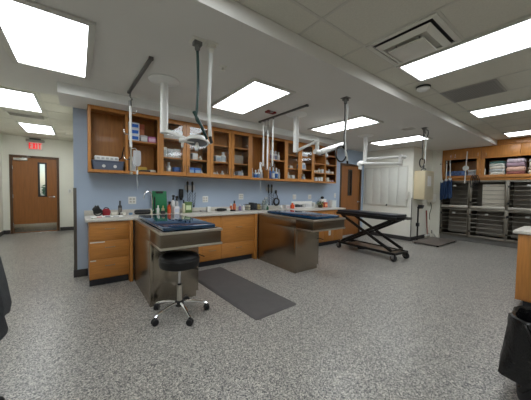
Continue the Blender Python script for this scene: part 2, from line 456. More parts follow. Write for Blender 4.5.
bar(x, x + .074, zz + hh - sw, zz + hh); bar(x + .037 - sw / 2, x + .037 + sw / 2, zz, zz + hh - sw)
L.build('lettering', EXITRED, t)

def outlet(x, z, lb, two=False, wallx=None, y=YB, face='y'):
    w = .115 if two else .075
    t = thing('wall_outlet', lb, 'outlet', (x, y - .001, z))
    MB().box(-w / 2, w / 2, -.007, 0, -.06, .06, bevel=.003).build('cover_plate', WHITE, t)
    s = MB()
    for ox in ((-.024, .024) if two else (0,)):
        for oz in (-.022, .022):
            s.box(ox - .016, ox + .016, -.010, -.0071, oz - .014, oz + .014, bevel=.003)
    s.build('socket', mat('socket_grey', (190, 188, 180), .5), t)
    return t
outlet(.71, 1.13, 'white double outlet plate on the blue wall left of the faucet', True)
outlet(1.975, 1.14, 'white double outlet plate on the blue wall right of the diagnostic handset', True)
outlet(2.78, 1.19, 'white outlet plate on the blue wall above the wire basket', True)
outlet(4.33, 1.18, 'white outlet plate on the blue wall above the orange cap bottle, left of a pair', True)
outlet(4.88, 1.18, 'white outlet plate on the blue wall above the green basket, right of a pair', True)
outlet(5.92, 1.22, 'white switch plate on the blue wall beside the brown door', False)
outlet(-.2, 1.21, 'white switch plate on the cream corridor wall right of the exit door', False, y=YF)

# ------------------------------------------------------------------ cabinets
YU, YC = 4.27, 3.99          # fronts: wall cabinets, base cabinets
Z0, Z1 = 1.55, 2.472
def handle(parent, x, y, z, vertical=False, w=.1, name='handle'):
    h = MB()
    if vertical: pts = [(x, y, z - w / 2), (x, y - .03, z - w / 2), (x, y - .03, z + w / 2), (x, y, z + w / 2)]
    else: pts = [(x - w / 2, y, z), (x - w / 2, y - .03, z), (x + w / 2, y - .03, z), (x + w / 2, y, z)]
    h.tube(pts, .005, 8)
    return h.build(name, PULL, parent)
def wall_cab(name, label, x0, x1, dividers=(), shelves=(), doors=(), w0=.035, group='wall cabinets'):
    """open carcass at x0..x1; shelves: (xa, xb, z); doors: (xa, xb)"""
    t = thing(name, label, 'cabinet', (x0, YU, Z0), 0, group)
    L_ = lambda x: x - x0
    c = MB(); d = YB - YU - .003
    c.box(0, .02, .02, d, 0, Z1 - Z0); c.box(x1 - x0 - .02, x1 - x0, .02, d, 0, Z1 - Z0)
    c.box(.02, x1 - x0 - .02, .02, d, 0, .022); c.box(.02, x1 - x0 - .02, .02, d, Z1 - Z0 - .022, Z1 - Z0)
    for x in dividers: c.box(L_(x) - .012, L_(x) + .012, .02, d - .01, .022, Z1 - Z0 - .022)
    c.build('carcass', WOODIN, t)
    MB().box(.02, x1 - x0 - .02, d - .01, d, .022, Z1 - Z0 - .022).build('back_panel', WOODIN, t)
    if not doors:
        f = MB()
        f.box(0, w0, 0, .02, 0, Z1 - Z0); f.box(x1 - x0 - w0, x1 - x0, 0, .02, 0, Z1 - Z0)
        f.box(w0, x1 - x0 - w0, 0, .02, 0, .038); f.box(w0, x1 - x0 - w0, 0, .02, Z1 - Z0 - .05, Z1 - Z0)
        for x in dividers: f.box(L_(x) - .018, L_(x) + .018, 0, .02, .038, Z1 - Z0 - .05)
        f.build('face_frame', WOOD, t)
    for xa, xb, z in shelves:
        MB().box(L_(xa) + .013, L_(xb) - .013, .022, d - .012, z - Z0 - .02, z - Z0).build('shelf', WOOD, t)
    for i, (xa, xb) in enumerate(doors):
        a, b = L_(xa) + .003, L_(xb) - .003; w = .058; zt = Z1 - Z0
        f = MB()
        f.box(a, a + w, -.002, .018, .003, zt - .003); f.box(b - w, b, -.002, .018, .003, zt - .003)
        f.box(a + w, b - w, -.002, .018, .003, .065); f.box(a + w, b - w, -.002, .018, zt - .07, zt - .003)
        dr = f.build('door', WOOD, t)
        MB().box(a + w - .004, b - w + .004, .006, .010, .061, zt - .066).build('glass_pane', GLASS, dr)
        handle(dr, (b - w / 2) if i % 2 == 0 else (a + w / 2), -.002, .13, True, .09)
    return t
wall_cab('open_wall_cabinet', 'open wood wall cabinet at the far left with the grey bin and stacked boxes', .115, 1.055, (.59,), ((.59, 1.055, 2.055),))
wall_cab('glass_wall_cabinet', 'glass-fronted wood wall cabinet behind the left pole lamp, left of its twin', 1.055, 1.925, (), ((1.055, 1.925, 1.85), (1.055, 1.925, 2.16)), ((1.055, 1.485), (1.485, 1.925)))
wall_cab('glass_wall_cabinet', 'glass-fronted wood wall cabinet right of the white hanging hose', 1.925, 2.80, (), ((1.925, 2.80, 1.85), (1.925, 2.80, 2.16)), ((1.925, 2.36), (2.36, 2.80)))
wall_cab('open_wall_cabinet', 'open wood wall cabinet behind the hanging rods, holding blue and white bottles', 2.80, 3.74, (3.26,), ((3.26, 3.74, 2.0),))
wall_cab('glass_wall_cabinet', 'glass-fronted wood wall cabinet behind the middle pole lamp', 3.74, 4.64, (), ((3.74, 4.64, 1.85), (3.74, 4.64, 2.16)), ((3.74, 4.185), (4.185, 4.64)))
wall_cab('cubby_wall_cabinet', 'open wood cubby cabinet of small shelves at the right end of the wall row', 4.64, 5.54, (5.09,), tuple((a, b, z) for a, b in ((4.64, 5.09), (5.09, 5.54)) for z in (1.80, 2.03, 2.26)))

def base_cab(label, x0, x1, fronts, group='base cabinets under the back counter'):
    """fronts: (xa, xb, za, zb, handle positions)"""
    t = thing('base_cabinet', label, 'cabinet', (x0, YC, 0), 0, group)
    c = MB(); d = YB - YC - .003
    c.box(0, x1 - x0, .02, d, .1, .876); c.build('carcass', WOOD, t)
    MB().box(.0, x1 - x0, .07, .09, 0, .1).build('toe_kick', TOEK, t)
    for xa, xb, za, zb, kind in fronts:
        a, b = xa - x0 + .0025, xb - x0 - .0025
        o = MB().box(a, b, 0, .019, za + .0025, zb - .0025, bevel=.002).build('drawer_front' if kind == 'drawer' else 'door', WOODX if kind == 'drawer' else WOOD, t)
        if kind == 'drawer' and xa < 1 and zb < .8: MB().box(a + .004, a + (.17 if za > .3 else .07), -.002, -.0002, zb - .022, zb - .008).build('label_strip', plain((216, 212, 200)), o)
        if kind == 'drawer': handle(o, (a + b) / 2, 0, (za + zb) / 2 + .035, False, .11)
        else: handle(o, b - .05 if kind == 'door' else a + .05, 0, zb - .1, True, .1)
    return t
base_cab('wood drawer cabinet of three drawers at the left end of the counter', .112, .575, [(.112, .575, .12, .37, 'drawer'), (.112, .575, .37, .615, 'drawer'), (.112, .575, .615, .87, 'drawer')])
st = tag(MB().box(.577, .622, YC - .03, YC + .3, .0, .874, bevel=.003).build('filler_stile', WOOD), 'upright wood filler post between the three drawers and the left exam table', 'filler post')
base_cab('wood base cabinet hidden mostly behind the left exam table', 1.30, 2.03, [(1.30, 1.665, .12, .37, 'drawer'), (1.665, 2.03, .12, .37, 'drawer'), (1.30, 1.665, .37, .87, 'door'), (1.665, 2.03, .37, .87, 'door_r')])
base_cab('wood base cabinet with a large and a low drawer beside the right exam table', 2.03, 2.72, [(2.03, 2.72, .12, .37, 'drawer'), (2.03, 2.72, .37, .87, 'drawer')])
tag(MB().box(2.722, 2.775, YC - .03, YC + .3, .0, .874, bevel=.003).build('filler_stile', WOOD), 'upright wood filler post between the drawers and the right exam table', 'filler post')
base_cab('wood base cabinet at the right end of the counter, behind the lift table', 3.52, 5.50, [(3.52, 4.15, .12, .87, 'door'), (4.15, 4.78, .12, .87, 'door_r'), (4.78, 5.14, .12, .87, 'door'), (5.14, 5.50, .12, .87, 'door_r')])
outlet(4.97, .31, 'pale outlet plate on the wood cabinet front behind the lift table', False, y=YC)
# counter
t = thing('counter_top', 'long speckled grey laminate counter along the blue wall', 'counter', (0, 0, 0))
MB().box(.07, 5.56, YC - .03, YB - .003, .878, .914, bevel=.006).build('worktop', LAMIN, t)
MB().box(.07, 5.56, YB - .022, YB - .003, .914, .985, bevel=.003).build('backsplash', LAMIN, t)

# ------------------------------------------------------------------ exam tables
def exam_table(loc, label, base_x1, fy, wx):
    t = thing('exam_table', label, 'exam table', loc, 0, 'stainless exam tables')
    # local: x across, y from the front end to 0 at the counter, z up
    b = MB(); b.box(-.006, base_x1, fy, -.035, .07, .735, bevel=.004)
    b.box(-.006, wx - .012, fy + .004, -.035, .735, .872, bevel=.003)
    b.box(-.002, base_x1 - .025, fy + .012, -.035, 0.0, .07)
    b.build('base_panel', STEEL, t)
    c = MB(); c.box(-.009, .03, fy - .006, fy + .03, .0, .735, bevel=.006)
    c.build('corner_post', STEEL, t)
    tb = MB(); tb.box(-.006, wx, -1.455, fy, .74, .873, bevel=.004)
    tb.build('tub', STEELREFL, t)
    fr = MB()
    fr.box(-.012, wx + .014, -1.469, -1.43, .874, .902, bevel=.007); fr.box(-.012, .03, -1.43, -.035, .874, .902, bevel=.005); fr.box(wx - .025, wx + .014, -1.43, -.035, .874, .902, bevel=.005)
    fr.box(-.012, wx + .014, -1.469, -1.43, .722, .747, bevel=.007); fr.box(-.012, .03, -1.43, fy - .002, .722, .745, bevel=.005); fr.box(wx - .025, wx + .014, -1.43, -.1, .722, .745, bevel=.005)
    fr.build('rim', STEELH, t)
    MB().box(.02, wx - .015, -1.435, -.04, .876, .886).build('tray', STEEL, t)
    hw = MB(); hw.cyl((base_x1 + .03, fy + .06, .68), (base_x1 + .03, fy + .02, .68), .02, 12); hw.tube([(base_x1 + .002, fy + .01, .52), (base_x1 + .05, fy - .06, .5)], .006, 8)
    hw.build('drain_fitting', BLACKM, t)
    return t
exam_table((.642, 3.995, 0), 'left stainless peninsula exam table with the black stool at its end', .555, -1.02, .64)
exam_table((2.79, 3.995, 0), 'right stainless peninsula exam table left of the lift table', .55, -1.09, .75)
def pad(loc, w, l, label, m, h=.044):
    return tag(MB().box(-w / 2, w / 2, -l / 2, l / 2, 0, h, bevel=.012, seg=3).build('exam_pad', m, loc=loc), label, 'pad')
pad((.958, 3.25, .9025), .56, 1.32, 'glossy navy pad on the left exam table reflecting the counter', NAVY)
pad((3.16, 3.18, .9025), .56, 1.24, 'navy pad on the right exam table', NAVY)

# ------------------------------------------------------------------ stool
t = thing('rolling_stool', 'round black padded rolling stool with chrome star base at the left table', 'stool', (.855, 2.645, 0))
MB().lathe([(0, .51), (.17, .51), (.196, .522), (.205, .55), (.205, .60), (.196, .628), (.17, .643), (.1, .65), (0, .652)], n=40).build('seat', VINYL, t)
MB().torus((0, 0, .60), .204, .004, n=40).build('piping', BLACK, t)
c = MB(); c.cyl((0, 0, .31), (0, 0, .50), .014, 16); c.lathe([(.06, .495), (.06, .509)], n=20); c.build('piston', CHROME, t)
c = MB(); c.lathe([(.024, .1), (.027, .12), (.027, .31), (.018, .316)], n=20); c.build('column', STEELH, t)
MB().lathe([(.018, .312), (.022, .316), (.022, .332), (.015, .334)], n=18).build('collar', BLACK, t)
MB().lathe([(.03, .085), (.046, .095), (.046, .14), (.03, .15)], n=20).build('hub', BLACK, t)
c = MB(); c.tube([(.0, .02, .49), (.1, -.05, .485), (.17, -.1, .48)], .005, 8); c.build('lever', BLACK, t)
for k in range(5):
    a = math.radians(56 + 72 * k); ca, sa = math.cos(a), math.sin(a)
    lg = MB(); lg.tube(smooth_path([(.03 * ca, .03 * sa, .125), (.14 * ca, .14 * sa, .118), (.24 * ca, .24 * sa, .092), (.285 * ca, .285 * sa, .075)], 4), .017, 10, .013)
    lo = lg.build('leg', CHROME, t)
    cs = MB(); px, py = .285 * ca, .285 * sa
    cs.cyl((px, py, .055), (px, py, .082), .009, 10)
    cd = Matrix.Translation((px, py, .0325)) @ Matrix.Rotation(a + .9 + k, 4, 'Z')
    for s in (-1, 1):
        w = MB(); w.lathe([(.008, -.011), (.028, -.011), (.0325, -.006), (.0325, .006), (.028, .011), (.008, .011)], n=18)
        cs.join(w.bm, cd @ Matrix.Translation((0, s * .014, 0)) @ Matrix.Rotation(PI / 2, 4, 'X'))
    cs.join(MB().box(-.02, .022, -.006, .006, 0, .034, bevel=.004).bm, cd)
    cs.build('caster', BLACK, lo)

# floor mat
t_ = MB(); 
n = 8
def rr(w, l, r, z):
    out = []
    for cx, cy, a0 in ((w - r, l - r, 0), (-w + r, l - r, PI / 2), (-w + r, -l + r, PI), (w - r, -l + r, 1.5 * PI)):
        for k in range(6): out.append((cx + r * math.cos(a0 + k * PI / 10), cy + r * math.sin(a0 + k * PI / 10), z))
    return out
t_.loft([rr(.305, .895, .04, 0), rr(.305, .895, .04, .004), rr(.275, .865, .03, .018), rr(.27, .86, .03, .019)])
tag(t_.build('anti_fatigue_mat', MATG, loc=(1.70, 2.965, .0005), rot=(0, 0, math.radians(3.2))), 'long dark grey anti-fatigue floor mat between the two exam tables', 'floor mat')

# ------------------------------------------------------------------ lift table
t = thing('lift_table', 'black scissor lift table on casters with a padded top, by the white wall', 'lift table', (5.12, 3.0, 0), math.radians(-4))
W_, L_ = .285, .73
fr = MB()
for x in (-.22, .22): fr.box(x - .02, x + .02, -.70, .70, .12, .17, bevel=.004)
for y in (-.70, .66): fr.box(-.22, .22, y, y + .04, .125, .165, bevel=.004)
fr.build('base_frame', BLACKM, t)
MB().box(-.21, .21, -.62, .5, .12, .15, bevel=.006).build('base_cover', mat('brown_grey_steel', (128, 108, 88), .4, .6, vary=.08), t)
MB().cyl((-.08, .25, .075), (.1, -.15, .11), .03, 14).build('actuator', BLACKM, t)
for s in (-1, 1):
    for x, (a, b) in ((s * .195, ((-.6, .19), (.62, .79))), (s * .16, ((.62, .19), (-.58, .79)))):
        dy, dz = b[0] - a[0], b[1] - a[1]
        l = MB().obox((x, (a[0] + b[0]) / 2, (a[1] + b[1]) / 2), (.022, math.hypot(dy, dz), .06), (math.atan2(dz, dy), 0, 0), bevel=.004)
        l.build('scissor_arm', BLACKM, t)
cr = MB()
for y, z in ((-.6, .19), (.62, .19), (.62, .785), (-.58, .785), (.01, .49)): cr.cyl((-.205, y, z), (.205, y, z), .016, 12)
cr.build('cross_shaft', BLACKM, t)
TL, TR = -.28, .12
tp = MB(); tp.box(TL, TR, -L_, L_, .805, .862, bevel=.008)
for x in (-.18, .10): tp.box(x - .02, x + .02, -.66, .66, .782, .805)
tp.build('table_frame', BLACKM, t)
tr = MB()
for x in (-.0, .10):
    tr.box(x - .015, x + .015, -L_ - .06, -L_, .812, .828, bevel=.003); tr.box(x - .015, x + .015, -L_ - .06, -L_, .842, .858, bevel=.003)
tr.box(-.03, .13, -L_ - .075, -L_ - .05, .812, .858, bevel=.004)
tr.build('handle_bracket', mat('dark_grey_metal', (84, 82, 78), .4, .5, vary=.05), t)
MB().box(TL + .012, TR - .012, -L_ + .015, L_ - .02, .862, .91, bevel=.014, seg=3).build('top_pad', DKPAD, t)
for x in (-.22, .22):
    for y in (-.65, .69):
        k = MB(); k.cyl((x, y, .12), (x, y, .17), .014, 10)
        k.box(x - .03, x - .022, y - .03, y + .02, .05, .13); k.box(x + .022, x + .03, y - .03, y + .02, .05, .13); k.box(x - .03, x + .03, y - .03, y + .02, .122, .13)
        f = k.build('caster_fork', GREY, t)
        w = MB().lathe([(.012, -.018), (.052, -.018), (.066, -.012), (.066, .012), (.052, .018), (.012, .018)], n=24)
        wm = MB(); wm.join(w.bm, Matrix.Translation((x, y - .015, .0665)) @ Matrix.Rotation(PI / 2, 4, 'Y'))
        wm.build('wheel', RUBBER, f)

# ------------------------------------------------------------------ pole surgical lamps
def pole_lamp(loc, label, zb, arms, head, canopy=.17):
    t = thing('surgical_lamp', label, 'surgical lamp', loc, 0, 'ceiling mounted surgical lamps')
    MB().lathe([(0, 0), (canopy, 0), (canopy, -.012), (canopy * .6, -.03), (.06, -.045), (0, -.045)], n=36).build('canopy', WHITE, t)
    z = zb - loc[2]
    p = MB(); p.lathe([(.045, -.04), (.045, z), (.03, z - .006), (0, z - .006)], n=24); p.build('pole', WHITE, t)
    for i, pts in enumerate(arms):
        a = MB(); a.tube(smooth_path([Vector(q) - Vector(loc) for q in pts['p']], 3) if pts.get('s') else [Vector(q) - Vector(loc) for q in pts['p']], pts['r'], 12, pts.get('r2'))
        a.build(pts.get('n', 'arm'), WHITE, t)
    head(t, loc); return t
def disc_head(t, loc, c, nrm, R_, col_face):
    c = Vector(c) - Vector(loc); q = Vector((0, 0, 1)).rotation_difference(Vector(nrm).normalized()).to_matrix().to_4x4()
    Mx = Matrix.Translation(c) @ q
    h = MB(); h.lathe([(R_ * .98, -.012), (R_, .0), (R_ * .96, .02), (R_ * .75, .045), (R_ * .4, .062), (0, .066)], n=36); b = MB(); b.join(h.bm, Mx)
    hd = b.build('lamp_head', WHITE, t)
    h = MB(); h.lathe([(0, -.013), (R_ * .8, -.013), (R_ * .97, -.010), (R_ * .97, -.004), (0, -.004)], n=36); b = MB(); b.join(h.bm, Mx); b.build('lens', col_face, hd)
    h = MB(); h.lathe([(0, -.115), (.018, -.11), (.022, -.05), (.014, -.013), (0, -.013)], n=16); b = MB(); b.join(h.bm, Mx); b.build('grip', WHITE, hd)
def long_head(t, loc):
    def rings(off, k, n=16):
        A, B = Vector((3.46, 3.05, 2.02)), Vector((4.09, 3.0, 2.255)); d = (B - A).normalized(); u = Vector((0, 1, 0)); v = d.cross(u)
        if v.z < 0: v = -v
        out = []
        for f, w, h in ((0, .02, .02), (.02, .06, .045), (.2, .085, .052), (.6, .08, .042), (.92, .06, .03), (.99, .035, .02), (1, .01, .008)):
            c = A + (B - A) * f + v * off - Vector(loc)
            out.append([c + u * (w * k * math.cos(2 * PI * i / n)) + v * (h * (k if k < 1 else 1) * math.sin(2 * PI * i / n)) for i in range(n)])
        return out
    h = MB().loft(rings(0, 1)).build('lamp_head', WHITE, t)
    MB().loft(rings(-.026, .7)).build('lens', LENS, h)
LENS = mat('lamp_lens_grey', (120, 122, 126), .25, vary=.05)
P1 = (.82, 3.12, ZH)
pole_lamp(P1, 'white ceiling pole surgical lamp over the left exam table', 1.985, [
    {'p': [(.82, 3.12, 2.0), (.86, 3.08, 2.0), (1.02, 2.93, 1.915), (1.05, 2.9, 1.90)], 'r': .026, 'r2': .02},
    {'p': [(.93, 2.92, 1.885), (1.09, 2.87, 1.895)], 'r': .027},
    {'p': [(.965, 2.905, 1.81), (.965, 2.905, 1.885)], 'r': .014, 'n': 'yoke'},
    {'p': [(1.19, 2.84, 1.895), (1.30, 2.86, 1.89)], 'r': .012, 'n': 'side_handle'}],
    lambda t, l: disc_head(t, l, (1.12, 2.85, 1.885), (.14, .16, 1), .135, LENS))
P2 = (2.91, 3.08, ZH)
pole_lamp(P2, 'white ceiling pole surgical lamp over the right exam table, head swung to the right', 1.975, [
    {'p': [(2.91, 3.08, 2.0), (2.97, 3.07, 2.02), (3.29, 3.05, 2.175), (3.36, 3.05, 2.20)], 'r': .026, 'r2': .022},
    {'p': [(3.30, 3.05, 2.195), (3.42, 3.05, 2.235)], 'r': .032},
    {'p': [(3.40, 3.05, 2.25), (3.40, 3.05, 2.0)], 'r': .036, 'n': 'yoke'},
    {'p': [(3.34, 3.05, 2.03), (3.47, 3.05, 2.02), (3.53, 3.04, 2.035)], 'r': .044},
    {'p': [(3.55, 3.0, 2.06), (3.60, 2.99, 1.955)], 'r': .02, 'r2': .026, 'n': 'side_handle'}],
    lambda t, l: long_head(t, l))
P3 = (5.17, 3.22, ZH)
pole_lamp(P3, 'white ceiling pole surgical lamp with folded double arm before the white wall', 1.985, [
    {'p': [(5.17, 3.22, 2.07), (5.22, 3.15, 2.075), (5.50, 2.64, 2.095)], 'r': .032, 'r2': .026},
    {'p': [(5.52, 2.6, 2.13), (5.52, 2.6, 1.90)], 'r': .04, 'n': 'elbow'},
    {'p': [(5.46, 2.58, 2.1), (5.62, 2.56, 2.09)], 'r': .036},
    {'p': [(5.52, 2.6, 1.945), (5.0, 2.74, 1.92), (4.42, 2.9, 1.885)], 'r': .03, 'r2': .034},
    {'p': [(4.46, 2.89, 1.88), (4.47, 2.885, 1.78)], 'r': .026, 'r2': .03, 'n': 'side_handle'}],
    lambda t, l: disc_head(t, l, (4.50, 2.88, 1.885), (0.03, 0.02, 1), .075, LENS), .17)

# ------------------------------------------------------------------ ceiling rails with hanging rods
def rail(p, q, label):
    p, q = Vector(p), Vector(q); t = thing('ceiling_rail', label, 'ceiling rail', p)
    d = q - p
    MB().obox(d / 2 + Vector((0, 0, -.014)), (.034, d.length, .026), (0, 0, math.atan2(d.y, d.x) - PI / 2), bevel=.004).build('track', GREY, t)
    e = MB()
    for k in (0, 1):
        e.obox(d * k + Vector((0, 0, -.016)), (.042, .03, .032), (0, 0, math.atan2(d.y, d.x) - PI / 2), bevel=.004)
    e.build('end_cap', mat('rail_end_cap', (96, 96, 94), .5), t)
rail((.548, 3.76, ZH), (.577, 2.66, ZH), 'slim grey ceiling rail above the left wall cabinet, carrying the bag hanger')
rail((2.684, 3.81, ZH), (2.703, 2.64, ZH), 'slim grey ceiling rail beside the middle pole lamp, carrying the hanging rods')
t = thing('drip_hanger', 'white hanging pole with hooks under the left ceiling rail', 'hanger pole', (.557, 3.735, 2.572))
k = MB(); k.tube([(0, 0, 0), (0, 0, -.05), (.02, 0, -.08), (0, 0, -.11), (0, 0, -.14)], .01, 8); k.lathe([(.018, -.1), (.018, -.16), (.01, -.2)], n=12); k.build('swivel_hook', GREY, t)
k = MB(); k.cyl((0, 0, -.14), (.006, 0, -.7), .016, 12); k.build('outer_tube', WHITE, t)
k = MB(); k.cyl((.006, 0, -.7), (.01, 0, -1.02), .011, 12); k.lathe([(.02, -1.06), (.02, -1.03)], (.01, 0, 0), n=12); k.build('inner_tube', STEELH, t)
for zz_, s in ((-.53, -1), (-.86, -1), (-.25, 1)):
    k = MB(); k.tube(smooth_path([(0, 0, zz_), (s * .05, 0, zz_ - .01), (s * .075, 0, zz_ + .02), (s * .07, 0, zz_ + .05)], 4), .006, 8); k.build('hook', CHROME, t)
FLUID = mat('clear_bag', (224, 228, 230), .25, vary=.05, alpha=.45)
t = thing('fluid_bag', 'clear fluid bag with drip tube hanging on the left hanger pole', 'fluid bag', (.632, 3.715, 1.63))
k = MB(); k.loft([[(x * w, y * d, z) for x, y in ((-1, -.3), (-.5, -1), (.5, -1), (1, -.3), (1, .3), (.5, 1), (-.5, 1), (-1, .3))] for z, w, d in ((-.01, .015, .01), (.01, .042, .014), (.05, .048, .022), (.12, .048, .02), (.185, .044, .012), (.2, .038, .004))]); k.build('bag', FLUID, t)
k = MB(); k.tube(smooth_path([(0, 0, -.02), (.005, 0, -.1), (.0, 0, -.2), (.01, 0, -.3)], 4), .004, 8); k.build('drip_tube', FLUID, t)
k = MB(); k.cyl((.003, 0, -.06), (.002, 0, -.12), .012, 10); k.build('drip_chamber', WHITE, t)
k = MB(); k.tube([(0, 0, .2), (-.02, 0, .23), (-.06, .012, .22)], .004, 6); k.build('hanging_loop', WHITE, t)
for i, (x, y, zt, zb, lb) in enumerate(((2.665, 3.66, 2.573, 1.78, 'left hanging white rod under the middle ceiling rail'), (2.686, 3.56, 2.573, 1.72, 'middle shorter hanging white rod with the glass drip under the ceiling rail'), (2.69, 3.42, 2.573, 1.76, 'right hanging white rod under the middle ceiling rail'))):
    t = thing('hanging_rod', lb, 'hanger pole', (x, y, zt), 0, 'hanging rods')
    k = MB(); d = zb - zt
    s0 = 0 if i != 1 else -.16
    k.lathe([(.012, s0 - .03), (.014, s0 - .05), (.014, d), (.01, d - .01)], n=12); k.build('outer_tube', WHITE, t)
    k = MB(); k.lathe([(.02, 0), (.02, -.01), (.006, -.012), (.006, s0 - .03)], n=10); k.build('glide', GREY, t)
    k = MB()
    for s in (-1, 1): k.tube(smooth_path([(0, 0, d), (s * .03, 0, d - .03), (s * .045, 0, d), (s * .045, 0, d + .03)], 4), .004, 6)
    k.build('hook', CHROME, t)
t = thing('hanging_drip', 'clear hanging tube and syringe dangling below the hanging rods', 'drip line', (2.64, 3.70, 1.74))
k = MB(); k.tube(smooth_path([(0, 0, .1), (.005, 0, -.05), (0, 0, -.3), (.01, 0, -.42)], 4), .004, 6); k.build('drip_tube', FLUID, t)
k = MB(); k.lathe([(.006, .1), (.022, .09), (.022, -.02), (.012, -.06), (.004, -.09)], n=12); k.build('drip_chamber', WHITE, t)

# ------------------------------------------------------------------ hose drops
HOSEG = mat('dark_green_hose', (22, 56, 52), .4, vary=.1)
HOSEW = mat('white_hose', (222, 224, 220), .4, vary=.03)
HOSEK = mat('black_hose', (22, 22, 24), .4, vary=.1)
def hose_drop(loc, label, hoses, plate=(.1, .1), coil=None, mount=GREY, pm=OFFW):
    t = thing('hose_drop', label, 'hose drop', loc, 0, 'ceiling gas hose drops')
    k = MB(); k.box(-plate[0], plate[0], -plate[1], plate[1], -.008, 0, bevel=.003); k.build('ceiling_plate', pm, t)
    k = MB(); k.box(-.035, .035, -.03, .03, -.04, -.008, bevel=.004); k.lathe([(.022, -.04), (.022, -.07), (.014, -.085)], n=12); k.build('outlet_fitting', mount, t)
    for pts, r, m, sm in hoses:
        k = MB(); k.tube(smooth_path(pts, 8) if sm else pts, r, 10); k.build('hose', m, t)
    return t
hose_drop((.832, 2.13, ZH), 'dark green hanging gas hose left of the white hose, from a square ceiling plate', [
    ([(0, 0, -.07), (.006, 0, -.2), (.008, 0, -.4), (.0, 0, -.58), (-.005, 0, -.66), (.03, 0, -.70), (.065, 0, -.76), (.1, .01, -.82)], .0115, HOSEG, True),
    ([(-.03, 0, -.60), (-.012, 0, -.63), (.02, 0, -.68), (.055, 0, -.735)], .013, HOSEG, True)], (.06, .06), pm=OFFW)
hose_drop((.945, 2.10, ZH), 'white hanging gas hose with black tip between the first two ceiling lights', [
    ([(0, 0, -.05), (-.004, 0, -.2), (-.016, 0, -.45), (-.012, 0, -.65), (-.002, 0, -.8)], .0165, HOSEW, True),
    ([(-.002, 0, -.8), (.006, 0, -.83), (.016, 0, -.86)], .014, HOSEK, True)], (.05, .05), mount=OFFW)
def coil(c, R_, n, tilt=.2, ph=0):
    c = Vector(c)
    return [c + Vector((R_ * math.cos(a) * .95, (R_ * .25) * math.sin(a * .5), R_ * math.sin(a))) for a in [ph + 2 * PI * n * i / (24 * n) for i in range(24 * n + 1)]]
hose_drop((2.915, 2.13, ZH), 'grey and white hanging hoses with a black coil in the middle of the ceiling', [
    ([(-.012, 0, -.07), (-.006, 0, -.25), (-.004, 0, -.68)], .009, HOSEK, True),
    ([(.02, 0, -.05), (.05, 0, -.15), (.025, 0, -.35), (.005, 0, -.55), (.045, 0, -.74), (.075, 0, -.84)], .0145, HOSEW, True),
    (coil((-.045, 0, -.755), .105, 1, ph=.6), .011, HOSEK, False),
    ([(.075, 0, -.84), (.082, 0, -.88)], .012, HOSEK, False)], (.05, .05), pm=GREY)
hose_drop((5.41, 2.12, ZH), 'black looped hose with white hose hanging from the ceiling in front of the beige box', [
    ([(-.02, 0, -.06), (-.04, 0, -.2), (-.05, 0, -.5), (-.04, 0, -.62)], .007, HOSEK, True),
    (coil((.11, 0, -.10), .075, 1, ph=2.2), .009, HOSEK, False),
    ([(.06, 0, -.1), (-.01, 0, -.03), (.02, 0, -.08)], .007, HOSEK, True),
    (coil((-.02, 0, -.68), .085, 1, ph=1), .01, HOSEK, False),
    ([(.08, 0, -.14), (.085, 0, -.4), (.08, 0, -.62), (.06, 0, -.72)], .0135, HOSEW, True),
    ([(.06, 0, -.72), (.04, 0, -.76), (.03, 0, -.80)], .012, HOSEK, False)], (.05, .05), pm=GREY)

# ------------------------------------------------------------------ white wall: slatted panel, box, scale
t = thing('sliding_panel', 'large pale grooved panel with frame and knob on the white wall', 'wall panel', (XW - .001, 3.9, 0))
f = MB()
a0, a1, zb, zt = -.66, .66, .95, 2.09
for bx in ((a0, a0 + .03, zb, zt), (a1 - .03, a1, zb, zt), (a0 + .03, a1 - .03, zb, zb + .03), (a0 + .03, a1 - .03, zt - .03, zt)): f.box(-.03, 0, bx[0], bx[1], bx[2], bx[3], bevel=.003)
f.build('frame', mat('panel_frame', (222, 221, 210), .5), t)
nsl = 5
for k in range(nsl):
    w = (a1 - a0 - .06) / nsl; y0 = a0 + .03 + k * w
    MB().box(-.018, 0, y0 + .004, y0 + w - .004, zb + .03, zt - .03, bevel=.004).build('slat', PANEL, t)
k = MB(); k.tube([(-.018, -.1, .985), (-.05, -.1, .985)], .009, 8); k.lathe([(0, -.045), (.022, -.04), (.022, .0), (0, .005)], (-.055, -.1, .98), n=12); k.build('knob', BLACK, t)
k = MB(); k.box(-.07, 0, -.72, -.63, 1.24, 1.36, bevel=.012); k.tube([(-.04, -.675, 1.26), (-.07, -.675, 1.17), (-.04, -.655, 1.13)], .022, 8); k.build('latch', OFFW, t)

t = thing('control_box', 'beige electrical box hung high on the wall above the floor scale', 'control box', (7.43, YW - .001, 0))
BEIGE = mat('beige_enamel', (222, 208, 172), .45, vary=.02)
MB().box(0, .60, -.265, 0, 1.16, 1.94, bevel=.008).build('housing', BEIGE, t)
MB().box(.02, .58, -.272, -.2655, 1.18, 1.92, bevel=.004).build('cover', mat('beige_enamel_cover', (196, 188, 164), .5, vary=.02), t)
MB().box(.16, .40, -.2745, -.2725, 1.52, 1.80).build('notice_sheet', mat('paper', (226, 226, 222), .7, vary=.08, vscale=24), t)
k = MB(); k.tube(smooth_path([(.12, -.12, 1.94), (.13, -.16, 2.01), (.2, -.2, 1.99), (.28, -.15, 1.96), (.34, -.1, 1.965)], 4), .016, 8); k.build('cable', GREY, t)
t = thing('junction_box', 'small pale box on the wall left of the first kennel', 'junction box', (8.44, YW - .002, 0))
MB().box(-.13, .13, -.16, 0, 1.06, 1.32, bevel=.008).build('housing', OFFW, t)
k = MB(); k.tube(smooth_path([(-.05, -.08, 1.06), (-.04, -.1, .9), (-.1, -.08, .7), (-.02, -.06, .55)], 5), .01, 8); k.build('cord', BLACK, t)
RODRED = mat('red_pole', (150, 66, 54), .5, vary=.05)
